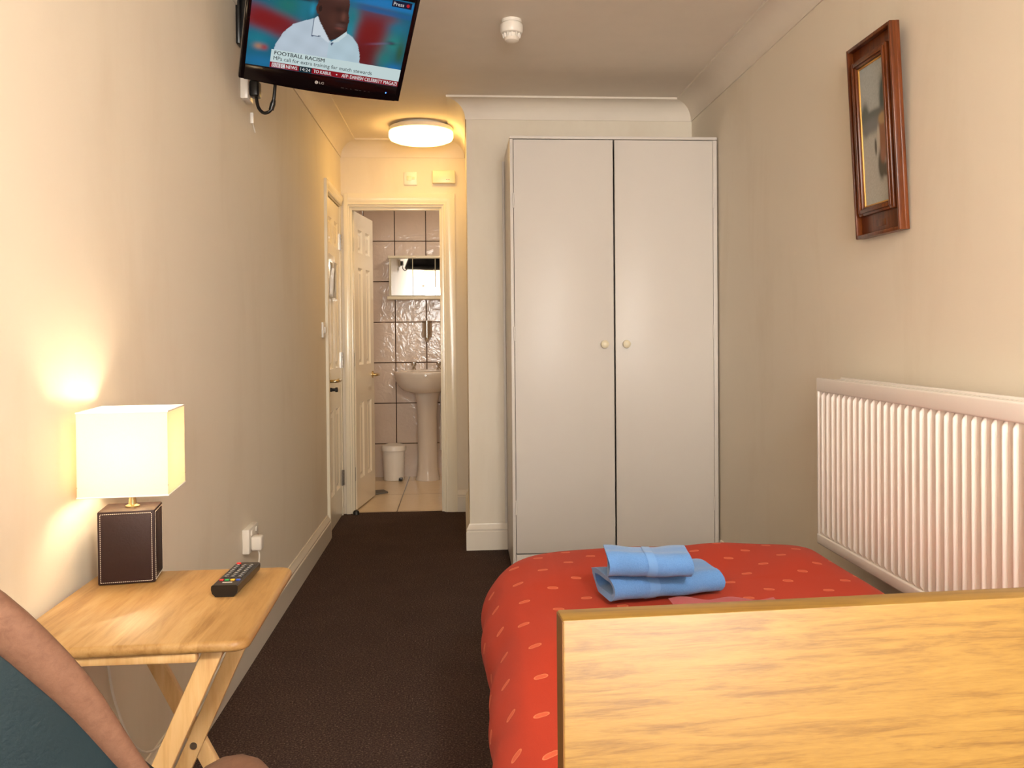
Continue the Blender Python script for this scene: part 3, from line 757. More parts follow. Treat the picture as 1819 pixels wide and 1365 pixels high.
# maker's mark and control marks on the bezel
b = B().lathe([(.0055, -.0016), (.0055, 0)], (-.020, 0, .030), 28, 'Y')
join_bm(b, text_mesh('LG', .015, .008, -.011, .026, .0014), TXT)
b.build('logo', 'silver_print', tv, local=True)
b = B(); join_bm(b, text_mesh('L', .0030, .0050, -.0212, .0275, .0018), TXT); b.lathe([(.0008, -.0019), (.0008, -.0014)], (-.0222, 0, .0322), 10, 'Y'); b.build('logo_face', 'black_gloss', tv, local=True)
b = B()
for k, wd_ in enumerate((.010, .006, .004, .012, .006, .006, .004)): b.box((.062 + k * .0155, -.0014, .0235), (.062 + k * .0155 + wd_, -.001, .0250))
b.build('control_marks', 'button_grey', tv, local=True)
B().lathe([(.0018, -.0018), (.0018, 0)], (.214, 0, .030), 14, 'Y').build('power_light', 'blue_led', tv, local=True)
# bracket
br = thing('wall_bracket', 'black metal arm holding the television to the left wall', 'bracket', (XL, 3.24, 2.25))
tvb = Vector((-.460, 3.063, 1.975)) + TVM @ Vector((0, .060, .20))
b = B(); b.box((XL, 3.20, 2.175), (XL + .014, 3.27, 2.392), .003); b.box((XL + .012, 3.215, 2.20), (XL + .034, 3.255, 2.37), .004)
b.build('wall_plate', 'black_plastic', br)
b = B(); b.bar((XL + .03, 3.235, 2.285), (-.60, 3.31, 2.245), .03, .05, (0, 0, 1), .004); b.bar((-.60, 3.31, 2.245), tuple(tvb), .03, .05, (0, 0, 1), .004)
b.lathe([(.02, 2.21), (.02, 2.28)], (-.60, 3.31, 0), 18)
b.build('arm', 'black_plastic', br)
b = B(); Mb = Matrix.Translation((-.460, 3.063, 1.975)) @ TVM.to_4x4(); b.box((-.055, .055, .145), (.055, .062, .255), .002, 2, Mb); b.build('mount_plate', 'black_plastic', br)
ao = thing('aerial_outlet', 'small white outlet plate on the left wall under the television', 'socket', (XL, 3.33, 2.05))
B().box((XL, 3.255, 2.000), (XL + .026, 3.345, 2.088), .003).build('plate', 'white_plastic', ao)
pg = thing('power_plug', 'black plug and looping cable under the left corner of the television', 'plug', (XL + .026, 3.30, 2.04))
B().box((XL + .026, 3.272, 2.012), (XL + .060, 3.322, 2.070), .008, 3).build('plug_body', 'black_plastic', pg)
b = B().tube(smoothpath([(XL + .045, 3.295, 2.020), (XL + .055, 3.29, 1.975), (XL + .078, 3.285, 1.955), (XL + .105, 3.28, 1.975), (XL + .118, 3.27, 2.05), (XL + .13, 3.24, 2.14)], 8), .006, 10)
b.build('cable', 'black_plastic', pg)
B().tube([(XL + .100, 3.282, 1.965), (XL + .107, 3.279, 1.985), (XL + .112, 3.276, 2.0)], [.009, .010, .007], 12).build('ferrite', 'black_plastic', pg)
b = B(); b.box((XL, 3.40, 1.945), (XL + .012, 3.412, 1.985), .002); b.tube([(XL + .006, 3.41, 1.95), (XL + .004, 3.46, 1.925)], .003, 8)
tag(b.build('cable_clip', 'white_plastic', origin=(XL, 3.40, 1.945)), 'tiny white cable stub on the wall below the aerial outlet', 'cable clip')

# ------------------------------------------------------------------ radiator
rd = thing('radiator', 'white ribbed panel radiator on the right wall above the bed', 'radiator', (1.20, 2.0, .47))
RY0, RY1, RZ0, RZ1, RX = 1.22, 2.835, .472, 1.010, 1.142
def rad_panel(b, xf, ribs=True, face=-1):
    P = .0385; prof = []
    y = RY0 + .012
    while y + P < RY1 - .012:
        prof += [(y, 0), (y + .0120, 0), (y + .0160, .0075), (y + .0175, .0085), (y + .0205, .0085), (y + .0220, .0075), (y + .0260, 0)]
        y += P
    prof += [(RY1 - .012, 0)]
    zs = [(RZ0 + .034, 0), (RZ0 + .046, 1), (RZ1 - .056, 1), (RZ1 - .044, 0)]
    rows = [[(xf - .0075 + face * (-d * k) * -1 * 1.0, yy, z) for yy, d in prof] for z, k in zs]
    b.grid(rows)
b = B()
b.box((RX, RY0, RZ1 - .044), (RX + .016, RY1, RZ1), .005, 3); b.box((RX, RY0, RZ0), (RX + .016, RY1, RZ0 + .034), .005, 3)
b.box((RX + .010, RY0, RZ0 + .02), (RX + .016, RY1, RZ1 - .02), .002); b.box((RX + .002, RY0, RZ0 + .03), (RX + .016, RY0 + .012, RZ1 - .04), .002); b.box((RX + .002, RY1 - .012, RZ0 + .03), (RX + .016, RY1, RZ1 - .04), .002)
rad_panel(b, RX + .0155)
b.build('front_panel', 'white_enamel', rd, sharp=40)
b = B(); b.box((RX + .066, RY0, RZ0 + .004), (RX + .080, RY1 - .03, RZ1 + .002), .005, 3); b.build('rear_panel', 'white_enamel', rd)
b = B()
y = RY0 + .02
while y < RY1 - .06:
    b.box((RX + .016, y, RZ1 - .012), (RX + .066, y + .034, RZ1 - .009)); y += .040
b.box((RX + .016, RY0, RZ1 - .014), (RX + .026, RY1 - .03, RZ1 - .004)); b.box((RX + .056, RY0, RZ1 - .014), (RX + .066, RY1 - .03, RZ1 - .004))
b.build('top_grille', 'white_enamel', rd)
b = B()
y = RY0 + .06
while y < RY1 - .06:
    b.box((RX + .018, y, RZ0 + .05), (RX + .064, y + .0015, RZ1 - .06)); y += .03
b.build('fins', 'white_enamel', rd)
for y in (1.45, 2.60):
    B().box((RX + .080, y, RZ0 + .06), (XR - .0015, y + .03, RZ1 - .08)).build('wall_hook', 'white_enamel', rd)

# ------------------------------------------------------------------ framed picture
tl = R(2.9)
pm = Matrix(((0, 0, -1), (-1, 0, 0), (0, 1, 0)))      # local x -> -Y (towards viewer), y -> up, z -> into room
PMX = Matrix.Translation((XR - .003, 2.585, 1.445)) @ Matrix.Rotation(-tl, 4, 'Y') @ pm.to_4x4()
pf = thing('framed_picture', 'mahogany framed landscape picture hanging on the right wall', 'picture', PMX.translation, PMX.to_3x3())
PW, PH = .285, .585
def rframe(b, x0, x1, z0, z1, wd_, d0, d1, bev=.003):
    b.box((x0, z0, d0), (x0 + wd_, z1, d1), bev); b.box((x1 - wd_, z0, d0), (x1, z1, d1), bev)
    b.box((x0 + wd_, z0, d0), (x1 - wd_, z0 + wd_, d1), bev); b.box((x0 + wd_, z1 - wd_, d0), (x1 - wd_, z1, d1), bev)
b = B(); b.box((-PW / 2, 0, 0), (PW / 2, PH, .012), .002); rframe(b, -PW / 2, PW / 2, 0, PH, .011, .010, .030, .003)
b.build('backboard', 'mahogany', pf, local=True)
b = B(); rframe(b, -.112, .112, .065, PH - .048, .026, .012, .030, .005); rframe(b, -.104, .104, .073, PH - .056, .012, .030, .035, .003)
b.build('inner_frame', 'mahogany', pf, local=True)
b = B(); rframe(b, -.087, .087, .090, PH - .073, .006, .012, .022, .002); b.build('gilt_slip', 'gilt', pf, local=True)
B().box((-.03, .026, .012), (.035, .046, .014), .001).build('title_plate', 'mahogany', pf, local=True)
def paint_landscape():
    nx, ny = 60, 130
    U, V = np.meshgrid(np.arange(nx) / (nx - 1), np.arange(ny) / (ny - 1), indexing='ij'); rng = np.random.default_rng(3)
    def s(c): return np.array([s2l(x) for x in c])
    img = np.zeros((nx, ny, 3)); img[:] = s((158, 158, 152))
    img[V > .62] = s((150, 156, 156))
    n = rng.normal(0, .05, (nx, ny, 1)); img *= 1.35 * (1 + n)
    def blob(u, v, su, sv, c, k=1.0):
        wgt = np.clip(k * 1.4 * np.exp(-(((U - u) / su) ** 2 + ((V - v) / sv) ** 2) ** 2), 0, 1); img[:] = img * (1 - wgt[..., None]) + s(c) * wgt[..., None]
    blob(.15, .62, .16, .12, (96, 106, 104), .9); blob(.88, .70, .16, .18, (84, 98, 98), .95); blob(.5, .62, .55, .05, (104, 112, 112), .9); blob(.4, .56, .5, .06, (124, 128, 130), .7)
    blob(.8, .45, .16, .16, (150, 108, 84), 1); blob(.8, .58, .15, .04, (176, 150, 112), 1); blob(.62, .46, .05, .08, (190, 184, 172), .9)
    blob(.68, .26, .12, .10, (92, 90, 82), .95); blob(.85, .22, .14, .05, (96, 92, 84), .9); blob(.5, .40, .04, .06, (90, 88, 82), .9); blob(.75, .33, .1, .06, (158, 116, 96), .7)
    return img
colour_grid('painted_scene', paint_landscape(), 0, 1, 0, 1, 0, 'painting', pf, lambda u, v: (lerp(-.083, .083, u), lerp(.094, PH - .077, v), .018))

# ------------------------------------------------------------------ bed
bed = thing('bed', 'low bed with tall oak headboard seen from behind', 'bed', (.60, 1.8, 0))
HBM = Matrix.Translation((.089, .807, 0)) @ Matrix.Rotation(R(3.2), 4, 'Z')
B().box((0, 0, .02), (1.05, .033, .90), .0018, 2, HBM).build('headboard', 'oak', bed)
B().box((-.0007, .0008, .021), (.0004, .0322, .8985), 0, 2, HBM).build('headboard_edge', 'oak_end', bed)
B().box((.175, .96, .10), (.965, 2.47, .26), .01).build('bed_base', 'mattress_cloth', bed)
B().box((.17, .955, .262), (.965, 2.49, .470), .05, 4).build('mattress', 'mattress_cloth', bed)
for x in (.22, .93):
    for y in (1.02, 2.4): B().lathe([(.025, 0), (.03, .10)], (x, y, 0), 16).build('leg', 'oak_end', bed)

def rrect(x0, x1, y0, y1, rad, n_c=10, n_s=(26, 40)):
    """points round a rectangle with rounded corners, with outward normals"""
    out = []
    cs = [((x1 - rad[0], y0 + rad[0]), -90, rad[0]), ((x1 - rad[1], y1 - rad[1]), 0, rad[1]), ((x0 + rad[2], y1 - rad[2]), 90, rad[2]), ((x0 + rad[3], y0 + rad[3]), 180, rad[3])]
    for q, ((cx, cy), a0, r_) in enumerate(cs):
        for k in range(n_c + 1):
            a = R(a0 + 90 * k / n_c); out.append((Vector((cx + r_ * math.cos(a), cy + r_ * math.sin(a), 0)), Vector((math.cos(a), math.sin(a), 0))))
        (nx, ny), na, nr = cs[(q + 1) % 4]; a = R(na)
        p0 = out[-1][0]; p1 = Vector((nx + nr * math.cos(a), ny + nr * math.sin(a), 0)); ns = n_s[(q + 1) % 2]
        for k in range(1, ns): out.append((p0.lerp(p1, k / ns), out[-1][1].copy()))
    return out
def duvet():
    X0, X1, Y0, Y1 = .105, 1.050, .935, 2.70
    edge = rrect(X0, X1, Y0, Y1, (.06, .10, .26, .06))
    cen = Vector(((X0 + X1) / 2, (Y0 + Y1) / 2, 0)); half = (X1 - X0) / 2
    rings = []
    insets = [.46, .40, .34, .28, .22, .17, .13, .10, .075, .05, .03, .012]
    side = [(0.0, .500), (.014, .487), (.028, .468), (.044, .445), (.054, .420), (.058, .39), (.053, .36), (.043, .325), (.030, .285), (.022, .24), (.014, .195), (.008, .15), (.004, .11), (0.0, .075)]
    def top_z(x, y):
        return .527 + .006 * math.sin(x * 9 + y * 4) * math.sin(y * 6.5 + 1) + .004 * math.sin(x * 21 - y * 15) * (1 if y > 2.25 or y < 1.7 else .5)
    def inset_pt(p, d):
        # shrink towards the spine line of the rectangle
        tx = max(0.0, 1 - d / half)
        sy0, sy1 = Y0 + half, Y1 - half
        spine = Vector((cen.x, min(max(p.y, sy0), sy1), 0)); 
        return spine.lerp(p, tx)
    pts = []; uvs = []
    for k, (p, nrm) in enumerate(edge):
        row = []; ur = []
        for d in insets:
            q = inset_pt(p, d); e = min(1, d / .10); z = lerp(.503, top_z(q.x, q.y), 1 - (1 - e) ** 2)
            row.append((q.x, q.y, z)); ur.append((q.x, q.y))
        drop = 0; prev = None
        s_ = k * .055
        for j, (o, z) in enumerate(side):
            f = j / (len(side) - 1)
            wob = f * (.012 * math.sin(k * .62) + .008 * math.sin(k * 1.3 + 1)) + .005 * math.sin(k * .31 + 2)
            cornerness = 1 if abs(nrm.x) > .1 and abs(nrm.y) > .1 else 0
            near = 0.0 if nrm.y > -.5 else 1.0
            zz = z if nrm.x < .5 or near else lerp(z, .30, max(0, (.5 - z) / .43) * .5)
            oo = (o + wob) * (1 - near)
            if nrm.x > .5: oo *= .6
            q = p + nrm * oo
            if prev is not None: drop += math.hypot(oo - prev[0], zz - prev[1])
            prev = (oo, zz)
            row.append((q.x, q.y, zz)); ur.append((p.x + nrm.x * drop, p.y + nrm.y * drop))
        pts.append(row); uvs.append(ur)
    b = B(); b.grid(pts, True, uvs)
    # spine cap
    bmesh.ops.holes_fill(b.bm, edges=[e for e in b.bm.edges if e.is_boundary and all(v.co.z > .4 for v in e.verts)], sides=400)
    lay = b.bm.loops.layers.uv.verify()
    for f in b.bm.faces:
        if len(f.verts) > 4:
            for lp in f.loops: lp[lay].uv = (lp.vert.co.x, lp.vert.co.y)
    bmesh.ops.triangulate(b.bm, faces=[f for f in b.bm.faces if len(f.verts) > 4])
    o = b.build('duvet', 'duvet_cloth', origin=(.57, 1.8, .08), sharp=80)
    ss = o.modifiers.new('subdivision', 'SUBSURF'); ss.levels = 1; ss.render_levels = 1
    return o
tag(duvet(), 'red duvet with small orange lozenges spread over the bed', 'duvet')

# folded towels: a sheet wound into a flat roll, its open end to the left
def towel(name, label, L, depth, hgt, th, loc, rz, band, group):
    root = thing(name, label, 'towel', loc, Matrix.Rotation(rz, 3, 'Z'), group)
    r_ = hgt / 2 - th / 2
    mid = []
    # section (y, z) from the back top, forward, round the front, back along the bottom, up and inside again
    def arc(cy, cz, rad, a0, a1, n=8): return [(cy + rad * math.cos(R(lerp(a0, a1, k / n))), cz + rad * math.sin(R(lerp(a0, a1, k / n)))) for k in range(n + 1)]
    y0, y1 = r_ + th / 2, depth - r_ - th / 2
    mid = [(y1 + r_ * .9, hgt - th / 2 - .004)] + [(lerp(y1, y0, k / 6), hgt - th / 2 + .0015 * math.sin(k)) for k in range(7)] + arc(y0, hgt / 2, r_, 90, 270)[1:] + [(lerp(y0, y1, k / 6), th / 2) for k in range(1, 7)] + arc(y1, hgt / 2 - .001, r_ - .002, -90, 60)[1:] 
    # thickness
    n = len(mid); up, dn = [], []
    for i, (y, z) in enumerate(mid):
        ya, za = mid[max(i - 1, 0)]; yb, zb = mid[min(i + 1, n - 1)]
        t_ = Vector((yb - ya, zb - za)).normalized(); nn = Vector((-t_.y, t_.x))
        up.append((y - nn.x * th / 2, z - nn.y * th / 2)); dn.append((y + nn.x * th / 2, z + nn.y * th / 2))
    sec = up + dn[::-1]
    NX = 22; b = B(); rows = []
    for i in range(NX + 1):
        f = i / NX; x = L * f
        rows.append([(x + .006 * math.sin(z * 60 + y * 8), y + .004 * math.sin(f * 7 + z * 30) + .003 * math.sin(f * 17), z * (1 + .05 * math.sin(f * 5 + y * 20)) if z > .01 else z) for y, z in sec])
    vs = [[b.bm.verts.new(p) for p in row] for row in rows]
    k = len(sec)
    for i in range(NX):
        for j in range(k): b.bm.faces.new((vs[i][j], vs[i][(j + 1) % k], vs[i + 1][(j + 1) % k], vs[i + 1][j]))
    m_ = len(up)
    for row in (vs[0], vs[-1]):
        for j in range(m_ - 1): b.bm.faces.new((row[j], row[j + 1], row[k - 2 - j], row[k - 1 - j]))
    b.build('towel_body', 'blue_towel', root, local=True, sharp=70)
    # woven band near the left third
    b = B(); xb0, xb1 = band
    outer = [(y, z) for y, z in up]
    rows = []
    for i in range(5):
        x = lerp(xb0, xb1, i / 4); f = x / L
        rr_ = []
        for j in range(len(up)):
            y, z = up[j]; ym, zm = mid[j]
            o = Vector((y - ym, z - zm)).normalized() * .0014
            y2, z2 = y + o.x, z + o.y
            rr_.append((x + .006 * math.sin(z2 * 60 + y2 * 8), y2 + .004 * math.sin(f * 7 + z2 * 30) + .003 * math.sin(f * 17), z2 * (1 + .05 * math.sin(f * 5 + y2 * 20)) if z2 > .01 else z2))
        rows.append(rr_)
    b.grid(rows); b.build('woven_band', 'blue_band', root, local=True, sharp=70)
    return root
towel('bath_towel', 'larger folded blue towel lying on the red duvet', .280, .135, .056, .013, (.340, 2.030, .5385), R(12), (.085, .112), 'blue towels on the bed')
towel('hand_towel', 'smaller folded blue towel on top of the larger one', .190, .112, .056, .012, (.324, 2.012, .6015), R(-6), (.088, .108), 'blue towels on the bed')
def pink():
    b = B(); rows = []
    for i in range(25):
        u = i / 24; row = []
        for j in range(13):
            v = j / 12
            z = .5590 + .002 * math.sin(u * 5 + v * 2) + .004 * math.sin(u * 13) * v
            e = min(u, 1 - u, v, 1 - v); z -= .005 * max(0, 1 - e / .06) ** 2
            row.append((lerp(.462, .700, u), lerp(1.80, 2.008, v) + .008 * math.sin(u * 4) - .012 * u, z))
        rows.append(row)
    b.grid(rows); g = bmesh.ops.solidify(b.bm, geom=b.bm.faces[:], thickness=.008)
    return b.build('folded_cloth', 'pink_cloth', origin=(.60, 1.94, .532), sharp=80)
tag(pink(), 'pink folded cloth lying behind the headboard edge', 'cloth')

# ------------------------------------------------------------------ folding side table
TZ = .670
tb = thing('folding_table', 'small pale wooden folding side table beside the left wall', 'table', (-.55, 1.70, 0))
cor = rrect(-.750, -.354, 1.464, 1.936, (.028,) * 4, 6, (1, 1))
Mt = Matrix.Translation((-.55, 1.70, 0)) @ Matrix.Rotation(R(1.6), 4, 'Z') @ Matrix.Translation((.55, -1.70, 0))
b = B(); rows = []
for p, nn in cor:
    rows.append([Mt @ Vector((p.x - nn.x * o, p.y - nn.y * o, z)) for o, z in ((.0075, TZ), (.004, TZ - .0012), (.0012, TZ - .004), (0, TZ - .008), (0, TZ - .012), (.0015, TZ - .016), (.005, TZ - .018))])
b.grid(rows, True); bmesh.ops.holes_fill(b.bm, edges=[e for e in b.bm.edges if e.is_boundary], sides=0)
b.build('tabletop', 'rubberwood', tb, sharp=50)
for y in (1.484, 1.911):
    B().bar((-.735, y, TZ - .0265), (-.430, y, TZ - .0265), .0165, .020, (0, 1, 0), .004).build('cleat', 'rubberwood_leg', tb)
for y in (1.507, 1.889):
    b = B().bar((-.408, y, TZ - .020), (-.698, y, .006), .032, .020, (0, 1, 0), .003); lg = b.build('leg', 'rubberwood_leg', tb)
    B().lathe([(.0075, -.012), (.0075, -.0105), (.004, -.0105)], (-.555, y, .322), 16, 'Y').build('bolt', 'steel', lg)
for y in (1.531, 1.912):
    B().bar((-.712, y, TZ - .037), (-.397, y, .006), .032, .020, (0, 1, 0), .003).build('leg', 'rubberwood_leg', tb)
B().bar((-.672, 1.517, .064), (-.672, 1.879, .064), .02, .014, (0, 0, 1), .003).build('stretcher', 'rubberwood_leg', tb)
B().bar((-.427, 1.541, .066), (-.427, 1.902, .066), .02, .014, (0, 0, 1), .003).build('stretcher', 'rubberwood_leg', tb)

# ------------------------------------------------------------------ table lamp
lamp = thing('table_lamp', 'lit table lamp with square white shade and stitched brown leather base', 'lamp', (-.673, 1.878, TZ + .0008))
LB = Matrix.Translation((-.673, 1.878, TZ)) @ Matrix.Rotation(R(9), 4, 'Z')
bw, bd, bh = .106, .094, .146
B().box((-bw / 2, -bd / 2, .0008), (bw / 2, bd / 2, bh), .003, 2, LB).build('base', 'brown_leather', lamp)
b = B()
def stitches(b, axis):
    ins = .0055; n1, n2 = 26, 34
    w2 = (bw if axis == 0 else bd) / 2 - ins; off = (bd if axis == 0 else bw) / 2 + .0004
    def P(a, z): return (a, -off, z) if axis == 0 else (off, a, z)
    segs = []
    for k in range(n1):
        a0 = lerp(-w2, w2, k / n1); a1 = lerp(-w2, w2, (k + .62) / n1)
        segs += [((a0, ins), (a1, ins)), ((a0, bh - ins), (a1, bh - ins))]
    for k in range(n2):
        z0 = lerp(ins, bh - ins, k / n2); z1 = lerp(ins, bh - ins, (k + .62) / n2)
        segs += [((-w2, z0), (-w2, z1)), ((w2, z0), (w2, z1))]
    for (a0, z0), (a1, z1) in segs:
        b.tube([LB @ Vector(P(a0, z0)), LB @ Vector(P(a1, z1))], .0005, 5)
stitches(b, 0); stitches(b, 1)
b.build('stitching', 'thread', lamp)
b = B(); LXY = (-.668, 1.876)
b.lathe([(.014, TZ + bh), (.014, TZ + bh + .003), (.008, TZ + bh + .006), (.0065, TZ + bh + .02), (.0065, TZ + .215)], (*LXY, 0), 20); b.build('neck', 'brass_steel', lamp)
# shade: four thin walls, open top and bottom
sx0, sy0, sh0, sh1, hs = -.664, 1.873, .851, 1.0145, .083
LSM = Matrix.Translation((sx0, sy0, 0)) @ Matrix.Rotation(R(6), 4, 'Z')
b = B()
def sq(h): return [Vector((-h, -h, 0)), Vector((h, -h, 0)), Vector((h, h, 0)), Vector((-h, h, 0))]
for hh, fl in ((hs, 0), (hs - .0012, 1)):
    rws = []
    for i in range(4):
        p, q = sq(hh)[i], sq(hh)[(i + 1) % 4]; col = []
        nrm = Vector((p.y - q.y, q.x - p.x, 0)).normalized() * -1
        pts = [[LSM @ (p.lerp(q, a / 8) + Vector((0, 0, lerp(sh0, sh1, z / 6))) - nrm * (.0035 * math.sin(math.pi * a / 8) * math.sin(math.pi * z / 6))) for z in range(7)] for a in range(9)]
        b.grid(pts)
bmesh.ops.remove_doubles(b.bm, verts=b.bm.verts, dist=1e-5)
b.build('lamp_shade', 'shade_fabric', lamp, sharp=50)
for z in (sh0, sh1):
    b = B()
    for i in range(4):
        p, q = LSM @ (sq(hs)[i] + Vector((0, 0, z))), LSM @ (sq(hs)[(i + 1) % 4] + Vector((0, 0, z)))
        b.tube([p, q], .0016, 6)
    b.build('shade_trim', 'paper', lamp)
b = B()
for i in range(4):
    p = LSM @ (sq(hs)[i] + Vector((0, 0, sh0 + .02))); b.tube([(*LXY, sh0 + .02), p], .001, 5)
b.build('shade_carrier', 'steel', lamp)
B().lathe([(.012, .885), (.014, .90), (.022, .925), (.024, .94), (.020, .958), (.008, .966)], (*LXY, 0), 24).build('bulb', 'bulb_glass', lamp)
b = B(); b.box((XL + .0255, 3.212, .405), (XL + .062, 3.258, .455), .007, 3); b.build('plug', 'white_plastic', lamp)
b = B().tube(smoothpath([(XL + .045, 3.235, .408), (XL + .05, 3.235, .38), (XL + .044, 3.22, .33), (XL + .034, 3.1, .20), (XL + .03, 2.7, .155), (XL + .024, 2.2, .17), (XL + .008, 2.02, .36), (XL + .006, 1.97, .60), (XL + .008, 1.966, .670), (XL + .03, 1.950, .682), (-.71, 1.938, .6755), (-.685, 1.929, .677)], 8), .0028, 8)
b.build('cord', 'white_plastic', lamp)

# ------------------------------------------------------------------ remote control
RM = Matrix.Translation((-.446, 1.806, TZ)) @ Matrix.Rotation(R(-1.5), 4, 'Z')
rc = thing('remote_control', 'black remote control with coloured buttons on the table', 'remote control', (-.446, 1.806, TZ + .0008), Matrix.Rotation(R(-1.5), 3, 'Z'))
rw, rl_, rh = .050, .170, .022
sec = [(-.017, 0), (.017, 0), (.023, .006), (.025, .014), (.0245, .020), (.022, .022), (-.022, .022), (-.0245, .020), (-.025, .014), (-.023, .006)]
b = B().prism([(x, z) for x, z in sec], lambda x, z, d: (x, d, z), -rl_ / 2, rl_ / 2)
b.build('body', 'black_plastic', rc, local=True, sharp=30)
for k, mt_ in enumerate(('red_plastic', 'green_plastic', 'yellow_plastic', 'blue_plastic')):
    B().box((-.019 + k * .0105, -.052, rh - .0005), (-.0115 + k * .0105, -.046, rh + .0018), .0006).build('button', mt_, rc, local=True)
for r_ in range(8):
    for c_ in range(3):
        B().box((-.018 + c_ * .0135, -.030 + r_ * .0125, rh - .0005), (-.0085 + c_ * .0135, -.0235 + r_ * .0125, rh + .0018), .0006).build('button', 'button_grey', rc, local=True)
B().lathe([(.0045, rh - .0005), (.0045, rh + .002)], (-.016, .075, 0), 16).build('button', 'red_plastic', rc, local=True)
b = B()
for r_ in range(8):
    for c_ in range(3):
        b.box((-.0155 + c_ * .0135, -.0275 + r_ * .0125, rh + .0017), (-.0115 + c_ * .0135, -.0258 + r_ * .0125, rh + .0021))
b.build('button_print', 'label_print', rc, local=True)

B().box((-.009, -.0665, rh - .0003), (.009, -.0635, rh + .0004)).build('printed_mark', 'label_print', rc, local=True)

# ------------------------------------------------------------------ tub chair in the foreground
ch = thing('tub_chair', 'dark blue leather tub chair with brown rim in the near left corner', 'chair', (-.50, .95, 0))
CC = Vector((-.52, .95, 0)); CR = .27
keys = [(-125, .600), (-118, .626), (-105, .632), (-90, .655), (-75, .69), (-60, .767), (-45, .88), (-30, .965), (0, 1.0), (30, .965), (45, .88), (60, .767), (75, .69), (90, .655), (105, .632), (118, .626), (125, .600)]
def zth(a):
    ks = [k for k, _ in keys]; vs_ = [v for _, v in keys]
    for i in range(len(ks) - 1):
        if ks[i] <= a <= ks[i + 1]:
            t_ = (a - ks[i]) / (ks[i + 1] - ks[i])
            p0, p1, p2, p3 = vs_[max(i - 1, 0)], vs_[i], vs_[i + 1], vs_[min(i + 2, len(vs_) - 1)]
            return .5 * ((2 * p1) + (p2 - p0) * t_ + (2 * p0 - 5 * p1 + 4 * p2 - p3) * t_ ** 2 + (3 * p1 - p0 - 3 * p2 + p3) * t_ ** 3)
    return vs_[-1]
def cpos(a, r_, z):
    r2 = min(r_, CR + .0) if False else r_
    x = CC.x + r2 * math.sin(R(a)); y = CC.y - r2 * math.cos(R(a))
    return Vector((max(x, XL + .070), y, z))
def rim_r(a):
    return float(np.interp(a, [0, 30, 44, 54, 63, 75, 95, 122], [.024, .0215, .0185, .0125, .009, .012, .030, .052]))
angs = [-122 + k * 244 / 80 for k in range(81)]
b = B().tube([cpos(a, CR + .006, zth(a)) for a in angs], [rim_r(abs(a)) for a in angs], 14, .75)
b.build('rim', 'chair_wood', ch, sharp=60)
b = B()
rows = []
for a in angs:
    zt = zth(a); row = []
    for k in range(13):
        f = k / 12; z = lerp(zt - .012, .16, f); bulge = .010 * math.sin(math.pi * min(1, f * 2.2)) - .03 * f
        row.append(cpos(a, CR + .006 + bulge, z))
    for k in range(13):
        f = 1 - k / 12; z = lerp(zt - .045, .16, f); row.append(cpos(a, CR - .030 - .02 * math.sin(math.pi * f) * .5, z))
    rows.append(row)
b.grid(rows); bmesh.ops.holes_fill(b.bm, edges=[e for e in b.bm.edges if e.is_boundary], sides=0)
b.build('shell', 'blue_leather', ch, sharp=70)
b = B().lathe([(.02, .30), (.17, .30), (.195, .32), (.20, .38), (.19, .41), (.15, .43), (.05, .435)], (CC.x, CC.y + .02, 0), 40); b.build('seat', 'blue_leather', ch, sharp=60)
for x, y in ((-.16, -.16), (.16, -.16), (-.14, .17), (.14, .17)):
    B().lathe([(.015, 0), (.022, .165)], (CC.x + x, CC.y + y, 0), 16).build('leg', 'chair_wood', ch)

# ------------------------------------------------------------------ bathroom fittings
bt = thing('added_bathroom_light', 'small round ceiling light added out of view to brighten the bathroom', 'ceiling light', (.20, 6.35, 2.40))  # unseen lamp added to lift the dim bathroom, hidden by the door head
B().lathe([(.10, 0), (.10, -.02)], (.20, 6.35, 2.40), 40).build('mounting_plate', 'white_plastic', bt)
B().lathe([(.096, -.02), (.098, -.045), (.08, -.065), (.02, -.072)], (.20, 6.35, 2.40), 40).build('diffuser', 'added_bath_diffuser', bt)
ba = thing('washbasin', 'white pedestal washbasin seen through the bathroom doorway', 'basin', (-.28, 7.2, 0))
BC = Vector((-.28, 7.175, 0))
def bas(hw, hd, z, back=YB - .006, n=44, p=2.5):
    out = []
    for k in range(n):
        a = 2 * math.pi * k / n; c, s_ = math.cos(a), math.sin(a)
        x = BC.x + hw * math.copysign(abs(c) ** (2 / p), c); y = BC.y + hd * math.copysign(abs(s_) ** (2 / p), s_)
        out.append((x, min(y, back), z))
    return out
prof = [(.06, .10, .700), (.13, .13, .705), (.185, .165, .722), (.215, .19, .75), (.240, .21, .79), (.252, .222, .83), (.257, .228, .852), (.256, .228, .866), (.250, .222, .872), (.235, .205, .871), (.215, .15, .862), (.19, .13, .82), (.14, .10, .77), (.06, .05, .755)]
pts = [bas(hw, hd, z) for hw, hd, z in prof]
pts = [[row[k] for row in pts] for k in range(44)]
b = B().grid(pts, True); bmesh.ops.holes_fill(b.bm, edges=[e for e in b.bm.edges if e.is_boundary], sides=0)
b.box((-.52, YB - .09, .855), (-.04, YB - .004, .877), .006, 3)
b.build('bowl', 'ceramic', ba, sharp=60)
b = B().lathe([(.098, 0), (.098, .012), (.090, .03), (.082, .08), (.078, .25), (.078, .5), (.084, .62), (.10, .70)], (-.28, 7.235, 0), 36); b.build('pedestal', 'ceramic', ba)
for x in (-.388, -.187):
    b = B().lathe([(.020, .876), (.018, .884), (.012, .89), (.012, .905), (.018, .908), (.021, .918), (.020, .934), (.010, .938)], (x, YB - .055, 0), 20)
    b.tube([(x, YB - .055, .896), (x, YB - .10, .90), (x, YB - .125, .893), (x, YB - .13, .885)], [.010, .010, .009, .009], 12)
    b.build('tap', 'chrome', ba)
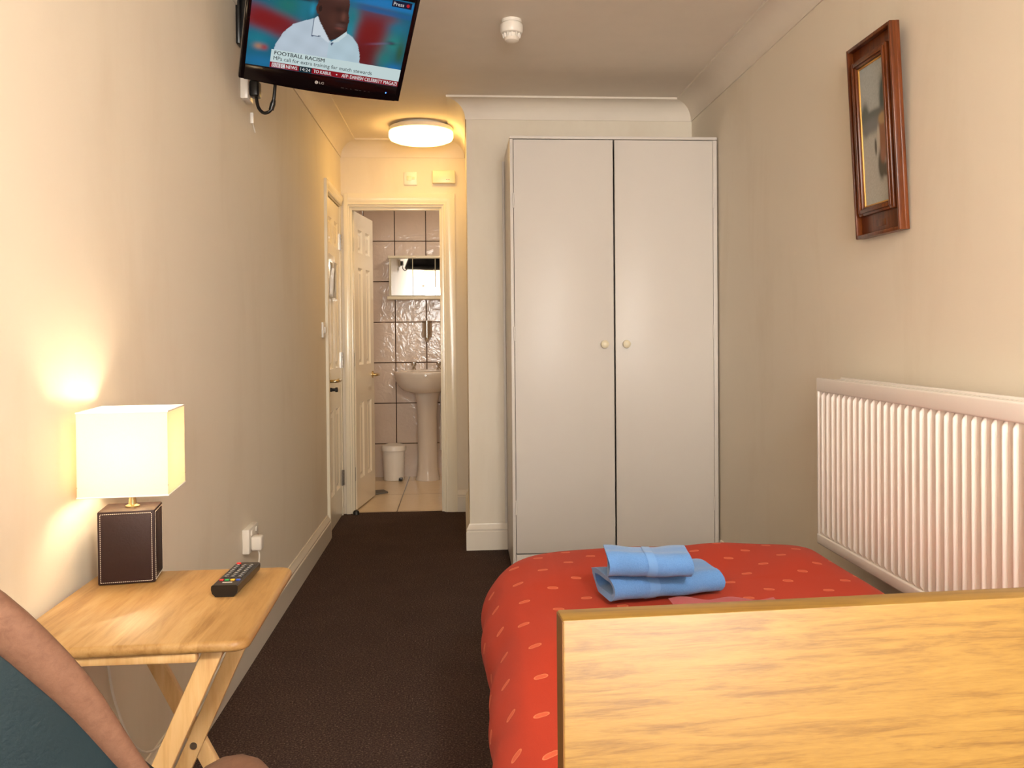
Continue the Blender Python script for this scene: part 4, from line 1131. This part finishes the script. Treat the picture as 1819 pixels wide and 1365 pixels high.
B().lathe([(.008, 0), (.008, -.004)], (-.278, 6.948, .845), 14, 'Y').build('overflow', 'chrome', ba)
b = B().tube(smoothpath([(-.168, 7.36, .72), (-.170, 7.36, .55), (-.176, 7.36, .40), (-.178, 7.36, .22)], 6), .010, 10)
b.tube([(-.178, 7.36, .40), (-.178, 7.345, .40)], .014, 10); b.build('supply_pipe', 'white_plastic', ba)
mc = thing('mirror_cabinet', 'mirrored bathroom cabinet on the tiles above the basin', 'cabinet', (-.28, YB, 1.45))
b = B(); b.box((-.575, YB - .12, 1.470), (.03, YB - .001, 1.772), .003); b.box((-.582, YB - .140, 1.772), (.037, YB - .001, 1.792), .004); b.box((-.590, YB - .150, 1.442), (.045, YB - .001, 1.468), .004)
b.build('cabinet_body', 'cream_plastic', mc)
for x0, x1 in ((-.558, -.388), (-.384, -.208), (-.204, .018)):
    fr_ = B().box((x0, YB - .132, 1.474), (x1, YB - .121, 1.768), .001).build('door', 'cream_plastic', mc)
    B().box((x0 + .001, YB - .1340, 1.475), (x1 - .001, YB - .1322, 1.767)).build('mirror', 'mirror', fr_)
sdp = thing('soap_dispenser', 'chrome soap dispenser on the tiled wall above the taps', 'soap dispenser', (-.28, YB, 1.12))
b = B().prism([(-.040 + .080 * k / 16, -.018 - .042 * math.sin(math.pi * k / 16)) for k in range(17)] + [(.040, 0), (-.040, 0)], lambda x, y, d: (-.28 + x, YB - .002 + y, d), 1.135, 1.272)
b.build('body', 'chrome', sdp, sharp=40)
B().lathe([(.020, 1.134), (.022, 1.12), (.017, 1.112), (.010, 1.10)], (-.28, YB - .036, 0), 20).build('push_valve', 'chrome', sdp)
bn = thing('pedal_bin', 'small round white pedal bin left of the basin pedestal', 'bin', (-.55, 7.25, 0))
BN = (-.55, 7.25, 0)
B().lathe([(.078, .002), (.080, .01), (.088, .235), (.088, .24)], BN, 40).build('bucket', 'white_plastic', bn)
B().lathe([(.090, .235), (.098, .238), (.099, .270), (.094, .278), (.05, .290), (.01, .293)], BN, 40).build('lid', 'white_plastic', bn)
B().box((-.505, 7.150, .008), (-.475, 7.195, .026), .003).build('pedal', 'black_plastic', bn)
b = B(); b.prism([(-.660, 6.56), (-.545, 6.63), (-.552, 6.65), (-.586, 6.735), (-.66, 6.72)], lambda x, y, d: (x, y, d), .001, .012)
bmesh.ops.bevel(b.bm, geom=b.bm.edges[:], offset=.003, segments=2, affect='EDGES')
tag(b.build('floor_cloth', 'grey_cloth', origin=(-.60, 6.64, .001)), 'small grey cloth on the bathroom floor by the open door', 'cloth')
b = B().lathe([(.020, 0), (.020, .016), (.014, .026), (.005, .028)], (-.690, 5.872, 0), 20)
tag(b.build('door_stop', 'rubber', origin=(-.690, 5.872, 0)), 'small black door stop on the carpet at the bathroom doorway', 'door stop')
